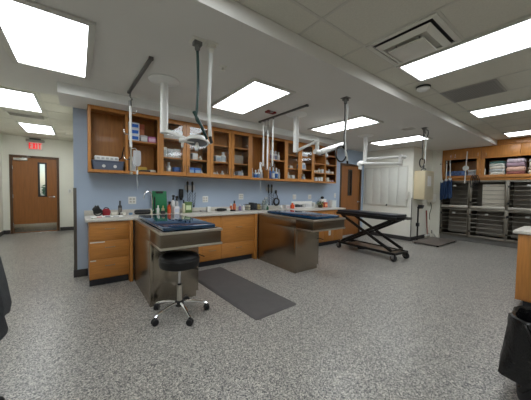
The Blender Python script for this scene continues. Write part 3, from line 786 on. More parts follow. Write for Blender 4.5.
t = thing('push_broom', 'red handled broom leaning upright in the corner by the floor scale', 'broom', (8.27, YW - .07, 0))
MB().cyl((0, 0, .12), (.02, .055, .82), .013, 10).build('handle', RODRED, t)
MB().box(-.12, .12, -.03, .03, .07, .12, bevel=.01).build('head', WHITE, t)
MB().box(-.115, .115, -.025, .025, 0.001, .07).build('bristles', mat('bristle', (180, 176, 160), .9, vary=.2, vscale=120, bump=.4), t)
t = thing('floor_scale', 'black low platform scale with upright display post below the beige box', 'scale', (7.72, 2.66, 0))
k = MB(); k.box(-.62, .68, -.31, .31, .028, .05, bevel=.008); k.build('platform', mat('scale_platform', (116, 108, 102), .5, .2, vary=.06, bump=.2, bscale=90), t)
k = MB()
for x in (-.55, .6):
    for y in (-.26, .26): k.cyl((x, y, 0), (x, y, .03), .03, 14)
k.build('foot', RUBBER, t)
k = MB(); k.cyl((-.25, .34, .03), (-.25, .34, .95), .02, 12); k.box(-.30, -.20, .315, .39, .0, .03, bevel=.005); k.build('post', BLACKM, t)
k = MB(); k.obox((-.20, .30, .96), (.24, .07, .10), (.3, 0, 0), bevel=.012); k.build('display', BLACK, t)
k = MB(); k.box(-.33, -.25, .29, .36, .42, .52, bevel=.01); k.build('clamp', BLACK, t)
t = thing('floor_wedge', 'small chrome and white wedge standing on the floor behind the scale', 'wedge', (8.52, 2.99, 0))
k = MB(); k.prism([(-.12, 0), (.12, 0), (.1, .03), (-.1, .14)], -.06, .06); k.build('body', OFFW, t)
k = MB(); k.tube([(-.08, 0, .13), (-.12, 0, .24)], .015, 8); k.build('pedal', CHROME, t)

# ------------------------------------------------------------------ kennels and the cupboards above
XC = 8.65
CARD = mat('card_white', (190, 190, 184), .6)
cols = [(2.185, 2.87), (1.43, 2.185), (.675, 1.43)]
names = ('left', 'middle', 'right')
first = {}
for ci, (ya, yb) in enumerate(cols):
    for ri, (za, zb) in enumerate(((.14, .93), (.935, 1.695))):
        lb = 'steel barred kennel in the %s row, %s column beside the %s' % (('bottom', 'top')[ri], names[ci], ('mops', 'bright white panelled kennel', 'wood counter corner')[ci])
        if (ci, ri) == (1, 1): lb = 'steel barred kennel in the top row with a bright pale panel inside, middle column'
        if (ci, ri) == (1, 0): lb = 'steel barred kennel in the bottom row with a bright ledge, middle column'
        t = thing('kennel', lb, 'kennel', (XC, (ya + yb) / 2, za), 0, 'steel barred kennels')
        w = (yb - ya) / 2 - .002; h = zb - za - .002
        c = MB()
        c.box(.025, .70, -w, -w + .012, 0, h); c.box(.025, .70, w - .012, w, 0, h)
        c.box(.025, .70, -w + .012, w - .012, 0, .02); c.box(.025, .70, -w + .012, w - .012, h - .012, h); c.box(.69, .70, -w + .012, w - .012, .02, h - .012)
        c.build('shell', CAGEIN, t)
        f = MB()
        f.box(0, .025, -w, -w + .026, 0, h, bevel=.003); f.box(0, .025, w - .026, w, 0, h, bevel=.003)
        f.box(0, .025, -w + .026, w - .026, h - .03, h, bevel=.003); f.box(0, .025, -w + .026, w - .026, 0, .04, bevel=.003)
        f.build('front_frame', CAGEB if ci else CAGE, t)
        d = MB(); a = w - .036; z0_, z1_ = .05, h - .04
        for s in (-1, 1): d.cyl((-.004, s * a, z0_), (-.004, s * a, z1_), .008, 8)
        nb = 7
        for k in range(nb): d.cyl((-.004, -a, z0_ + (z1_ - z0_) * k / (nb - 1)), (-.004, a, z0_ + (z1_ - z0_) * k / (nb - 1)), .0062, 8)
        dr = d.build('door', CAGEB, t)
        MB().box(-.022, -.011, -.035, .035, z1_ - .12, z1_ - .075, bevel=.003).build('card_holder', CARD, dr)
        k = MB()
        for zq in (z0_ + .12, z1_ - .12): k.box(-.025, .0, a - .01, a + .03, zq - .025, zq + .025, bevel=.005)
        k.build('latch', BLACKM, dr)
        if ri == 1:
            MB().box(-.035, .0, -w + .03, w - .03, .004, .075, bevel=.01).build('ledge', mat('bright_ledge', (196, 192, 182), .4, .8), t)
        if (ci, ri) == (1, 1): MB().box(.06, .07, -w + .02, .12, .06, h - .1).build('divider_panel', mat('pale_divider', (196, 190, 176), .6, vary=.05), t)
struct(MB().box(XC + .06, XC + .7, .675, 2.87, 0, .138).build('trim_6', mat('kerb', (120, 118, 114), .6, vary=.08)))
struct(MB().box(XC - .03, XR, 2.876, YW - .001, 0, ZH - .001).build('wall_kennel_end', WWHITE))
# shelf
t = thing('kennel_shelf', 'wood shelf top over the kennels carrying towels', 'shelf', (0, 0, 0))
MB().box(XC - .02, XR - .003, -.4, 2.874, 1.745, 1.775, bevel=.003).build('board', WOODX, t)
MB().box(XC - .02, XC, -.4, 2.874, 1.70, 1.84, bevel=.003).build('fascia', wood('maple_wood_side', (188, 126, 61), (9, .8, 9)), t)
MB().box(XC, XR - .003, -.4, 2.874, 1.775, 1.838).build('deck', WOODX, t)
WOODS = _M['maple_wood_side']
def cupboard(label, ya, yb, zt, zd, doors, y_split):
    t = thing('wall_cupboard', label, 'cupboard', (XC, 0, 0), 0, 'cupboards over the kennels')
    c = MB(); x1 = XR - XC - .003
    c.box(.02, x1, ya, yb, zd + .005, zt)
    for y in (ya, yb - .02): c.box(.02, x1, y, y + .02, 1.84, zd + .005)
    c.box(x1 - .015, x1, ya + .02, yb - .02, 1.84, zd + .005)
    c.build('carcass', WOOD, t)
    for st in y_split: MB().box(0, .02, st[0], st[1], 1.84, zd, bevel=.002).build('face_stile', WOOD, t)
    for i, (a, b) in enumerate(doors):
        d = MB().box(0, .02, a + .002, b - .002, zd, zt - .004, bevel=.002).build('door', WOOD, t)
        yy = b - .05 if i % 2 else a + .05
        k = MB(); k.tube([(0, yy, zd + .05), (-.03, yy, zd + .05), (-.03, yy, zd + .14), (0, yy, zd + .14)], .005, 8); k.build('handle', CHROME, d)
    return t
cupboard('wood cupboard over the left kennels with niche holding blue cloths', 1.99, 2.874, ZH - .003, 2.30, ((1.99, 2.27), (2.27, 2.6), (2.6, 2.874)), ((1.99, 2.07), (2.80, 2.874)))
cupboard('wood cupboard over the right kennels with niche holding folded towels', -.4, 1.985, ZH - .003, 2.28, ((-.4, .2), (.2, .8), (.8, 1.235), (1.235, 1.92)), ((1.90, 1.985), (-.4, -.32)))
tag(MB().box(XC, XR - .003, -.4, YS - .03, ZH + .001, ZT - .006).build('cornice_panel', WOOD), 'wood filler panel between the right cupboard and the tile ceiling', 'filler panel')

def towel(x, y, z, w, h, col, lb, grp, d=.36, tilt=0):
    b = MB(); n = 14; r = h / 2
    prof = [(d / 2 - r, -r), (d / 2 - r * .3, -r * .8), (d / 2, -r * .1), (d / 2 - r * .25, r * .75), (d / 2 - r, r), (0, r * 1.02), (-d / 2 + r, r), (-d / 2 + r * .25, r * .75), (-d / 2, 0), (-d / 2 + r * .3, -r * .8), (-d / 2 + r, -r), (0, -r)]
    rings = []
    for i in range(n + 1):
        u = -1 + 2 * i / n; e = 1 - .25 * max(0, abs(u) - .85) / .15
        jx = random.uniform(-.006, .006); jz = random.uniform(-.004, 0)
        rings.append([(p[0] * e + jx, u * w / 2, r + p[1] * (e if p[1] > 0 else 1) + (jz if p[1] > 0 else 0)) for p in prof])
    b.loft(rings)
    return tag(b.build('folded_towel', mat('towel_%d_%d_%d' % col, col, .95, vary=.14, vscale=14, bump=.5, bscale=70), loc=(x, y, z)), lb, 'towel', grp)
ZS = 1.839
def stack(y, w, items, where):
    z = ZS
    for i, (h, col, cn) in enumerate(items):
        towel(XC + .24, y + random.uniform(-.012, .012), z, w, h, col, '%s folded towel %s' % (cn, where), 'folded towels over the kennels'); z += h + .001
stack(1.68, .30, [(.085, (214, 218, 212), 'bottom white'), (.07, (200, 206, 206), 'pale grey second'), (.08, (220, 216, 204), 'cream third'), (.06, (206, 212, 206), 'off-white fourth'), (.055, (84, 120, 112), 'dark green topmost')], 'in the left towel stack in the right niche')
stack(1.32, .34, [(.08, (150, 96, 92), 'bottom maroon'), (.12, (214, 176, 160), 'dusty pink second'), (.10, (170, 146, 160), 'plum third'), (.10, (206, 192, 200), 'lilac topmost')], 'in the middle towel stack in the right niche')
stack(.92, .36, [(.10, (214, 206, 186), 'bottom cream'), (.09, (150, 142, 126), 'taupe second'), (.10, (224, 220, 208), 'white third'), (.07, (206, 204, 196), 'pale topmost')], 'in the right towel stack in the right niche')
for i, y in enumerate((2.73, 2.62, 2.51, 2.40)):
    towel(XC + .2, y, ZS, .10, .15, (104, 130, 178), '%s blue folded cloth in the row in the left niche' % ('leftmost', 'second', 'third', 'rightmost')[i], 'blue cloths in the left niche', d=.3)
towel(XC + .2, 2.19, ZS, .18, .09, (190, 192, 198), 'lower white cloth behind the round brush in the left niche', 'white cloths in the left niche', d=.3)
towel(XC + .2, 2.19, ZS + .091, .18, .07, (206, 206, 206), 'upper white cloth behind the round brush in the left niche', 'white cloths in the left niche', d=.3)
t = thing('round_brush', 'white long-handled round brush upright in front of the left niche', 'brush', (XC - .045, 2.30, 1.62))
k = MB(); k.cyl((0, 0, 0), (.0, -.03, .88), .014, 10); k.build('handle', WHITE, t)
k = MB(); h = MB().lathe([(0, -.03), (.06, -.03), (.072, 0), (.06, .03), (0, .03)], n=24); k.join(h.bm, Matrix.Translation((-.03, -.015, .42)) @ Matrix.Rotation(PI / 2, 4, 'Y')); k.build('head', OFFW, t)
t = thing('supply_box', 'small off-white box standing on the shelf right of the round brush', 'box', (XC + .06, 1.99, ZS))
MB().box(-.05, .05, -.1, .1, 0, .17, bevel=.012).build('body', OFFW, t)
k = MB(); k.box(-.056, -.0505, -.05, .05, .06, .13, bevel=.002); k.build('panel', GREY, t)
t = thing('hanging_leash', 'black looped leashes hanging over the shelf edge right of the round brush', 'leash', (XC - .03, 2.1, 1.82))
for k_ in range(3):
    k = MB(); y = .03 - .05 * k_; hh_ = .3 - .05 * k_
    k.tube(smooth_path([(0, y, .02), (-.01, y - .05, -.1), (-.012, y - .03, -hh_), (-.01, y + .02, -hh_ + .01), (-.008, y + .045, -.1), (0, y + .01, .02)], 6), .009, 8)
    k.build('strap', BLACK, t)
# mops
MOPB = mat('blue_microfibre', (44, 68, 106), .95, vary=.25, vscale=60, bump=.6, bscale=90)
for i, (y, lean, zt, lb) in enumerate(((2.83, .05, 2.32, 'leftmost white-handled mop with blue head hanging before the left kennels'), (2.73, .0, 2.3, 'middle white-handled mop with blue head hanging before the left kennels'), (2.63, .02, 2.28, 'rightmost white-handled mop with blue head hanging before the left kennels'))):
    t = thing('wet_mop', lb, 'mop', (XC - .075, y, 1.12 + .03 * i), 0, 'hanging mops')
    MB().cyl((0, -.0, .5), (-.005, lean, zt - 1.18), .012, 10).build('handle', WHITE, t)
    MB().box(-.02, .0745, lean - .012, lean + .012, zt - 1.26, zt - 1.235, bevel=.003).build('wall_clip', GREY, t)
    k = MB(); k.box(-.02, .02, -.035, .035, .53, .60, bevel=.01); k.build('clamp', WHITE, t)
    k = MB()
    for q in range(9):
        yy = -.032 + .008 * q
        k.tube(smooth_path([(random.uniform(-.012, .012), yy, .56), (random.uniform(-.02, .02), yy * 1.2, .25), (random.uniform(-.02, .02), yy * 1.1 + random.uniform(-.01, .01), random.uniform(0, .06))], 4), .011, 7)
    k.build('mop_head', MOPB, t)

# ------------------------------------------------------------------ right counter, bin
t = thing('island_cabinet', 'wood cabinet with grey counter top at the right edge of the picture', 'cabinet', (4.13, -1.6, 0))
MB().box(.0, .64, 0, 2.17, .10, .876, bevel=.002).build('carcass', WOOD, t)
MB().box(.06, .60, .02, 2.11, 0, .1).build('toe_kick', TOEK, t)
for k in range(4):
    d = MB().box(-.019, -.001, 2.17 - .0025 - .54 * (k + 1) + .005, 2.17 - .0025 - .54 * k, .12, .87, bevel=.002).build('door', WOOD, t)
MB().box(-.045, .68, -.03, 2.21, .878, .916, bevel=.006).build('worktop', LAMIN, t)
t = thing('trash_bin', 'trash bin with a shiny black liner bag at the lower right corner', 'trash bin', (2.39, .155, 0))
def rect_ring(a, z, n=48, jit=0, ph=0):
    out = []
    for i in range(n):
        th = 2 * PI * i / n; c, s = math.cos(th), math.sin(th)
        p = (abs(c) ** 4 + abs(s) ** 4) ** -.25
        rr_ = a * p + jit * (.6 * math.sin(9 * th + ph) + .4 * math.sin(17 * th + 2.3 * ph) + random.uniform(-.3, .3))
        out.append((rr_ * c, rr_ * s, z + jit * .4 * math.sin(5 * th + ph)))
    return out
MB().loft([rect_ring(.13, 0), rect_ring(.135, .02), rect_ring(.165, .5), rect_ring(.168, .515), rect_ring(.158, .515), rect_ring(.128, .03)]).build('bin_body', mat('bin_plastic', (40, 40, 42), .5), t)
BAG = mat('black_bag', (18, 18, 20), .26, vary=.1, bump=.5, bscale=26)
random.seed(3)
zs = [.165, .16, .2, .26, .32, .38, .44, .50, .535, .545, .538, .50, .42, .30, .16, .08]
rs = [.215, .225, .22, .212, .2, .195, .19, .186, .182, .172, .16, .152, .145, .138, .12, .11]
rs[0] = .20
MB().loft([rect_ring(r, z, jit=(.009 if i < 9 else .003), ph=i * .35) for i, (r, z) in enumerate(zip(rs, zs))], cap=False).build('liner_bag', BAG, t)
kk = MB(); kk.tube(smooth_path([(-.19, .1, .53), (-.205, .06, .44), (-.2, .02, .3), (-.215, .05, .2), (-.2, .1, .12)], 5), .012, 8, .02); kk.build('bag_tie', BAG, t)

# ------------------------------------------------------------------ chair with jacket at the left edge
CX, CY = -.716, 1.95
t = thing('office_chair', 'black office chair mostly out of view at the left edge', 'chair', (CX, CY, 0))
MB().box(-.23, .23, -.23, .23, .43, .51, bevel=.035, seg=3).build('seat', VINYL, t)
MB().box(.137, .195, -.22, .22, .58, 1.0, bevel=.028, seg=3).build('backrest', VINYL, t)
MB().box(.137, .172, -.03, .03, .40, .62, bevel=.01).build('back_bracket', BLACK, t)
MB().cyl((0, 0, .1), (0, 0, .43), .03, 16).build('column', BLACK, t)
for k in range(5):
    a = math.radians(28 + 72 * k); ca, sa = math.cos(a), math.sin(a)
    lo = MB().tube([(.03 * ca, .03 * sa, .12), (.345 * ca, .345 * sa, .085)], .022, 10, .016).build('leg', BLACK, t)
    w = MB().lathe([(.006, -.02), (.024, -.02), (.03, -.01), (.03, .01), (.024, .02), (.006, .02)], n=18); wm = MB()
    wm.join(w.bm, Matrix.Translation((.36 * ca, .36 * sa, .03)) @ Matrix.Rotation(a, 4, 'Z') @ Matrix.Rotation(PI / 2, 4, 'X')); wm.cyl((.36 * ca, .36 * sa, .03), (.36 * ca, .36 * sa, .095), .01, 8)
    wm.build('caster', BLACK, lo)
JK = mat('grey_fleece', (70, 72, 74), .95, vary=.12, vscale=30, bump=.5, bscale=120)
JKD = mat('grey_fleece_dark', (52, 54, 56), .95, vary=.12, vscale=30, bump=.5, bscale=120)
t = thing('jacket', 'dark grey jacket draped over the chair back at the left edge', 'jacket', (CX + .18, CY, 0))
def cloth(secs, n=28):
    rings = []
    for z, hx, hy, cx, cy, ph in secs:
        rings.append([(cx + hx * math.cos(2 * PI * i / n) * (1 + .10 * math.sin(5 * 2 * PI * i / n + ph)), cy + hy * math.sin(2 * PI * i / n) * (1 + .05 * math.sin(7 * 2 * PI * i / n + ph)), z) for i in range(n)])
    return rings
b = MB(); b.loft(cloth([(.50, .07, .25, .12, 0, 1.2), (.51, .08, .26, .125, 0, 1.2), (.65, .068, .25, .11, 0, .9), (.85, .055, .245, .09, 0, .5), (.98, .045, .235, .08, 0, .2), (1.03, .05, .22, .06, 0, .1), (1.05, .05, .2, .02, 0, .1), (1.06, .03, .18, .0, 0, 0)])); b.build('body', JKD, t)
b = MB(); b.loft(cloth([(.61, .035, .055, .165, .07, .3), (.60, .045, .065, .165, .07, .3), (.65, .05, .07, .168, .07, .6), (.78, .045, .07, .155, .08, .9), (.92, .045, .07, .13, .09, 1.1), (1.02, .04, .07, .10, .1, .8), (1.055, .02, .05, .06, .1, 0)], 20)); b.build('sleeve', JK, t)
b = MB(); b.lathe([(.0, .612), (.03, .612), (.036, .6), (.03, .598), (0, .598)], (.165, .07, 0), n=16, sy=1.4); b.build('cuff_lining', BLACK, t)

# ------------------------------------------------------------------ small items
def jit(a): return random.uniform(-a, a)
def boxi(name, cat, lb, x, y, z, w, d, h, col, grp=None, panel=None, lid=None, rz=0, bevel=.006, rough=.5):
    o = MB().box(-w / 2, w / 2, -d / 2, d / 2, 0, h, bevel=bevel).build(name, plain(col, rough), loc=(x, y, z), rot=(0, 0, rz))
    tag(o, lb, cat, grp)
    if panel:
        MB().box(-w * .4, w * .4, -d / 2 - .0015, -d / 2 - .0002, h * .18, h * .72).build('label_panel', plain(panel), o)
    if lid:
        MB().box(-w / 2 - .004, w / 2 + .004, -d / 2 - .004, d / 2 + .004, h - .02, h + .006, bevel=.004).build('lid', plain(lid), o)
    return o
def bottle(name, cat, lb, x, y, z, r, h, col, cap=(235, 235, 235), grp=None, band=None, trigger=None, rough=.3):
    hb = h * .72
    o = MB().lathe([(0, 0), (r * .92, 0), (r, r * .12), (r, hb * .82), (r * .8, hb * .92), (r * .42, hb), (r * .4, hb + .008), (0, hb + .008)], n=18).build(name, plain(col, rough), loc=(x, y, z))
    tag(o, lb, cat, grp)
    if trigger:
        k = MB(); k.lathe([(r * .45, hb + .002), (r * .45, hb + .02), (r * .3, hb + .03), (r * .3, h - .03)], n=12)
        k.box(-r * .35, r * .35, -.07, .03, h - .035, h, bevel=.006)
        k.tube(smooth_path([(0, -.035, h - .035), (0, -.05, h - .06), (0, -.045, h - .085)], 3), .006, 6)
        k.build('spray_trigger', plain(trigger), o)
    else:
        MB().lathe([(r * .46, hb + .002), (r * .48, hb + .006), (r * .48, h - .003), (r * .4, h), (0, h)], n=16).build('cap', plain(cap), o)
    if band:
        MB().lathe([(r * 1.005, hb * .2), (r * 1.012, hb * .21), (r * 1.012, hb * .7), (r * 1.005, hb * .71)], n=18).build('label_band', plain(band), o)
    return o
YI, SB = 4.42, Z0 + .0225       # inside depth, bottom board top
# --- open cabinet, left bay
t = thing('storage_bin', 'grey plastic storage bin in the left open wall cabinet', 'bin', (.36, 4.41, SB))
b = MB(); 
def rrx(w, d, z, r=.02): return [(x, y, z) for x, y, _ in rr(w, d, r, 0)]
b.loft([rrx(.185, .11, 0), rrx(.20, .12, .13), rrx(.208, .128, .135), rrx(.208, .128, .15), rrx(.195, .115, .15), rrx(.178, .105, .012)]); b.build('tub', plain((92, 100, 118)), t)
for k in (-.06, .08):
    q = MB(); h = MB().lathe([(0, 0), (.022, 0), (.022, .003), (0, .003)], n=18); q.join(h.bm, Matrix.Translation((k, -.117, .07)) @ Matrix.Rotation(PI / 2 + .09, 4, 'X')); q.build('sticker', plain((220, 220, 216)), t)
t = thing('power_strip', 'white power strip lying on top of the grey storage bin', 'power strip', (.34, 4.36, SB + .151))
b = MB(); b.box(-.15, .15, -.04, .04, 0, .065, bevel=.012); b.build('housing', WHITE, t)
b = MB()
for k in range(5): b.box(-.12 + .055 * k, -.085 + .055 * k, -.0415, -.0395, .018, .046, bevel=.004)
b.build('socket', plain((190, 190, 188)), t)
b = MB(); b.tube(smooth_path([(.15, 0, .03), (.19, -.01, .06), (.205, -.02, .14), (.222, -.03, .22)], 5), .008, 8); b.build('cord', BLACK, t)
# --- second bay
zs_ = 2.056
for k, nm in enumerate(('bottom', 'middle', 'top')):
    o = boxi('glove_box', 'box', '%s blue and white box of the stack on the shelf of the left open cabinet' % nm, .69, 4.40, zs_ + .0915 * k, .15, .22, .09, (222, 226, 232), 'blue and white stacked boxes', panel=(40, 100, 190))
boxi('medicine_carton', 'box', 'tall orange and brown carton right of the blue stacked boxes', .82, 4.47, zs_, .085, .1, .29, (170, 84, 56), panel=(196, 120, 80))
boxi('medicine_carton', 'box', 'small grey carton between the blue stack and the pink box', .835, 4.36, zs_, .1, .1, .10, (186, 186, 190), panel=(214, 214, 214))
boxi('medicine_carton', 'box', 'pink carton at the right end of the left cabinet shelf', .955, 4.38, zs_, .12, .13, .095, (206, 120, 168), panel=(226, 190, 214))
boxi('medicine_carton', 'box', 'white upright carton behind the hanging fluid bag', .69, 4.47, SB, .09, .1, .25, (222, 220, 214), panel=(200, 204, 206))
boxi('medicine_carton', 'box', 'yellow carton lying at the bottom of the left open cabinet', .84, 4.49, SB, .13, .08, .10, (214, 176, 72))
boxi('clipper_case', 'case', 'flat black case in front of the yellow carton', .85, 4.36, SB, .15, .12, .045, (28, 28, 30))
boxi('medicine_carton', 'box', 'low white carton in the lower right of the left open cabinet', .965, 4.40, SB, .10, .12, .055, (222, 216, 200))
# --- glass cabinet contents
def fill(specs, z, where, grp):
    for s in specs:
        kind, x, w, h, col, desc = s[:6]
        lb = '%s %s' % (desc, where)
        if kind == 'b': boxi('medicine_carton', 'box', lb, x, YI + jit(.015), z, w, .12, h, col, grp, panel=s[6] if len(s) > 6 else None)
        else: bottle('medicine_bottle', 'bottle', lb, x, YI + jit(.02), z, w / 2, h, col, (230, 230, 230), grp, band=s[6] if len(s) > 6 else None)
WH, WG = (226, 226, 222), (206, 208, 208)
fill([('o', 1.13, .06, .10, (160, 160, 150), 'small grey bottle'), ('o', 1.24, .08, .21, WH, 'tall white bottle'), ('b', 1.37, .11, .13, (52, 96, 166), 'blue carton')], SB, 'at the bottom of the first glass cabinet, left door', 'items in the first glass cabinet')
fill([('b', 1.14, .11, .17, WH, 'leftmost white carton', (190, 200, 204)), ('b', 1.255, .11, .15, WG, 'second white carton', (170, 180, 186)), ('b', 1.37, .11, .16, WH, 'third white carton', (196, 196, 200))], 1.851, 'on the middle shelf of the first glass cabinet, left door', 'items in the first glass cabinet')
fill([('b', 1.3, .34, .16, (226, 226, 226), 'wide white carton')], 2.161, 'on the top shelf of the first glass cabinet, left door', 'items in the first glass cabinet')
fill([('b', 1.60, .13, .14, (48, 110, 196), 'left blue carton', (150, 190, 226)), ('b', 1.735, .12, .14, (58, 120, 206), 'right blue carton', (170, 200, 226)), ('o', 1.83, .06, .10, WG, 'small pale bottle')], SB, 'at the bottom of the first glass cabinet, right door', 'items in the first glass cabinet')
fill([('o', 1.57, .08, .16, WH, 'white bottle'), ('b', 1.68, .1, .12, WG, 'pale carton'), ('o', 1.80, .07, .09, (200, 196, 186), 'cream jar')], 1.851, 'on the middle shelf of the first glass cabinet, right door', 'items in the first glass cabinet')
fill([('b', 1.70, .3, .15, (224, 224, 226), 'wide white carton')], 2.161, 'on the top shelf of the first glass cabinet, right door', 'items in the first glass cabinet')
fill([('b', 2.04, .10, .08, (196, 190, 176), 'low beige carton'), ('o', 2.14, .06, .10, WH, 'white jar'), ('o', 2.24, .07, .12, (206, 200, 190), 'cream bottle')], SB, 'at the bottom of the second glass cabinet, left door', 'items in the second glass cabinet')
fill([('o', 2.02, .08, .2, WH, 'tall white bottle', (90, 130, 180)), ('b', 2.13, .1, .12, WG, 'pale carton', (150, 170, 190)), ('o', 2.25, .11, .2, WH, 'big white bottle', (190, 200, 206))], 1.851, 'on the middle shelf of the second glass cabinet, left door', 'items in the second glass cabinet')
fill([('o', 2.50, .07, .11, WH, 'white jar'), ('b', 2.60, .09, .13, (150, 160, 176), 'grey blue carton'), ('o', 2.69, .06, .16, WH, 'slim white bottle')], SB, 'at the bottom of the second glass cabinet, right door', 'items in the second glass cabinet')
fill([('b', 2.56, .25, .17, (150, 140, 128), 'wide taupe carton')], 1.851, 'on the middle shelf of the second glass cabinet, right door', 'items in the second glass cabinet')
BL = (64, 116, 184)
fill([('o', 2.86, .07, .2, WH, 'leftmost white bottle', BL), ('o', 2.94, .07, .22, WH, 'second white bottle', (150, 170, 190)), ('o', 3.02, .07, .19, (210, 216, 222), 'third pale bottle', BL), ('o', 3.10, .07, .21, WH, 'fourth white bottle', (120, 150, 190)), ('o', 3.18, .07, .2, WG, 'fifth grey bottle', (180, 180, 186))], SB, 'at the bottom left of the open cabinet behind the rods', 'bottles in the open cabinet behind the rods')
fill([('o', 3.33, .075, .25, WH, 'leftmost tall white bottle', BL), ('o', 3.41, .075, .28, BL, 'tall blue bottle', (60, 90, 160)), ('o', 3.495, .075, .28, (120, 160, 210), 'pale blue bottle', WH), ('o', 3.58, .07, .27, WH, 'white bottle with blue band', BL), ('o', 3.66, .06, .24, WG, 'slim grey bottle')], SB, 'at bottom right of the open cabinet behind the rods', 'bottles in the open cabinet behind the rods')
fill([('o', 3.33, .07, .2, WG, 'leftmost grey bottle', (120, 110, 120)), ('o', 3.41, .07, .22, (190, 180, 186), 'pinkish bottle', (150, 130, 150)), ('o', 3.49, .07, .21, WH, 'third white bottle', (170, 160, 170)), ('o', 3.57, .07, .22, WG, 'fourth pale bottle', (110, 120, 140)), ('o', 3.65, .07, .2, WH, 'fifth white bottle')], 2.001, 'on the shelf of the open cabinet behind the rods', 'bottles in the open cabinet behind the rods')
fill([('b', 3.86, .1, .15, WH, 'white carton'), ('o', 3.97, .08, .19, WG, 'pale bottle'), ('b', 4.08, .08, .13, WH, 'small white carton')], SB, 'at the bottom of the third glass cabinet, left door', 'items in the third glass cabinet')
fill([('o', 3.87, .07, .16, WH, 'white bottle'), ('b', 3.98, .1, .07, (180, 176, 170), 'low grey carton')], 1.851, 'on the middle shelf of the third glass cabinet, left door', 'items in the third glass cabinet')
fill([('o', 4.29, .07, .18, WH, 'left white bottle', BL), ('o', 4.38, .07, .19, WG, 'pale bottle', (120, 150, 200)), ('o', 4.47, .07, .17, WH, 'right white bottle')], SB, 'at the bottom of the third glass cabinet, right door', 'items in the third glass cabinet')
fill([('o', 4.28, .08, .2, (190, 204, 220), 'bluish bottle', BL), ('b', 4.39, .1, .16, WH, 'white carton', (150, 180, 214)), ('o', 4.50, .07, .17, WG, 'pale bottle')], 1.851, 'on the middle shelf of the third glass cabinet, right door', 'items in the third glass cabinet')
fill([('b', 4.38, .3, .12, (214, 218, 222), 'wide pale carton')], 2.161, 'on the top shelf of the third glass cabinet, right door', 'items in the third glass cabinet')
cc = ((4.67, 'left column'), (5.11, 'right column'))
for x0_, cn in cc:
    for z, rn in ((SB, 'bottom'), (1.801, 'second'), (2.031, 'third')):
        if rn == 'third' and cn == 'left column': continue
        for k in range(4):
            if rn == 'third' and k > 1: break
            h = random.choice((.07, .09, .11, .06, .12))
            col = random.choice((WH, WG, (196, 186, 170), (176, 150, 160), (214, 206, 190)))
            lb = '%s small box or jar in the %s cubby of the %s at the right wall cabinet' % (('first', 'second', 'third', 'fourth')[k], rn, cn)
            x = x0_ + .06 + .095 * k
            if (k + len(rn)) % 2: boxi('small_carton', 'box', lb.replace(' box or jar', ' carton'), x, YI - .06 + jit(.02), z, .08, .1, h, col, 'small items in the cubby cabinet')
            else: bottle('small_jar', 'jar', lb.replace(' box or jar', ' jar'), x, YI - .06 + jit(.02), z, .033, h, col, (210, 208, 204), 'small items in the cubby cabinet')
# --- counter items
ZC = .9145
t = thing('instrument_tray', 'white instrument tray with small packets at the left end of the counter', 'tray', (.33, 4.11, ZC))
b = MB(); b.loft([rrx(.19, .10, 0), rrx(.2, .11, .018), rrx(.193, .103, .018), rrx(.183, .093, .005)]); b.build('tray_body', WHITE, t)
for i, (x, y, col, nm) in enumerate(((-.1, -.02, (190, 90, 90), 'red packet'), (.0, .02, (120, 120, 124), 'grey packet'), (.1, -.01, (150, 150, 152), 'silver packet'))):
    boxi('sealed_packet', 'packet', '%s lying in the white instrument tray' % nm, .33 + x, 4.11 + y, ZC + .0055, .06, .05, .012, col, 'packets in the tray', rz=.2 * i)
t = thing('dog_muzzle', 'black strap muzzle on the counter left of the red pouch', 'muzzle', (.20, 4.36, ZC + .004))
b = MB(); h = MB().lathe([(.035, 0), (.055, .03), (.062, .09), (.058, .092), (.05, .03), (.03, .004)], n=20); b.join(h.bm, Matrix.Translation((-.03, 0, .068)) @ Matrix.Rotation(1.2, 4, 'Y')); b.build('basket', BLACK, t)
b = MB(); b.torus((.03, .0, .055), .05, .009, 'y'); b.torus((.0, .02, .1), .045, .01, 'x'); b.build('strap', BLACK, t)
t = thing('red_pouch', 'dark red zip pouch on the counter beside the black muzzle', 'pouch', (.335, 4.42, ZC))
b = MB(); b.lathe([(0, 0), (.045, 0), (.058, .03), (.055, .075), (.035, .1), (0, .105)], n=20, sy=.7); b.build('body', mat('red_nylon', (150, 34, 44), .7, vary=.2, vscale=20), t)
b = MB(); b.tube(smooth_path([(-.03, 0, .1), (-.01, 0, .118), (.02, 0, .112), (.035, 0, .095)], 4), .006, 8); b.build('zip_tab', BLACK, t)
for i, (x, y) in enumerate(((.425, 4.30), (.47, 4.42), (.545, 4.32))):
    b = MB(); h = MB().lathe([(.006, -.045), (.024, -.045), (.027, -.04), (.027, .04), (.024, .045), (.006, .045)], n=18); b.join(h.bm, Matrix.Translation((0, 0, .027)) @ Matrix.Rotation(PI / 2, 4, 'Y') )
    tag(b.build('gauze_roll', mat('gauze', (216, 212, 200), .95, vary=.06, bump=.4, bscale=90), loc=(x, y, ZC), rot=(0, 0, .5 + .7 * i)), '%s white gauze roll on the counter left of the dark bottle' % ('leftmost', 'middle', 'rightmost')[i], 'gauze roll', 'gauze rolls')
bottle('dark_bottle', 'bottle', 'slim dark brown bottle with black top on the left counter', .515, 4.42, ZC, .026, .22, (44, 40, 40), (20, 20, 20), band=(120, 116, 110))
boxi('blue_sponge', 'sponge', 'small pale blue sponge left of the long black case', .655, 4.38, ZC, .05, .05, .035, (110, 140, 170), bevel=.01)
t = thing('black_case', 'long rounded black case lying on the counter left of the green board', 'case', (.83, 4.40, ZC))
MB().box(-.12, .12, -.055, .055, 0, .075, bevel=.028, seg=3).build('shell', BLACK, t)
MB().box(-.121, .121, -.056, .056, .036, .04, bevel=.001).build('seam', GREY, t)
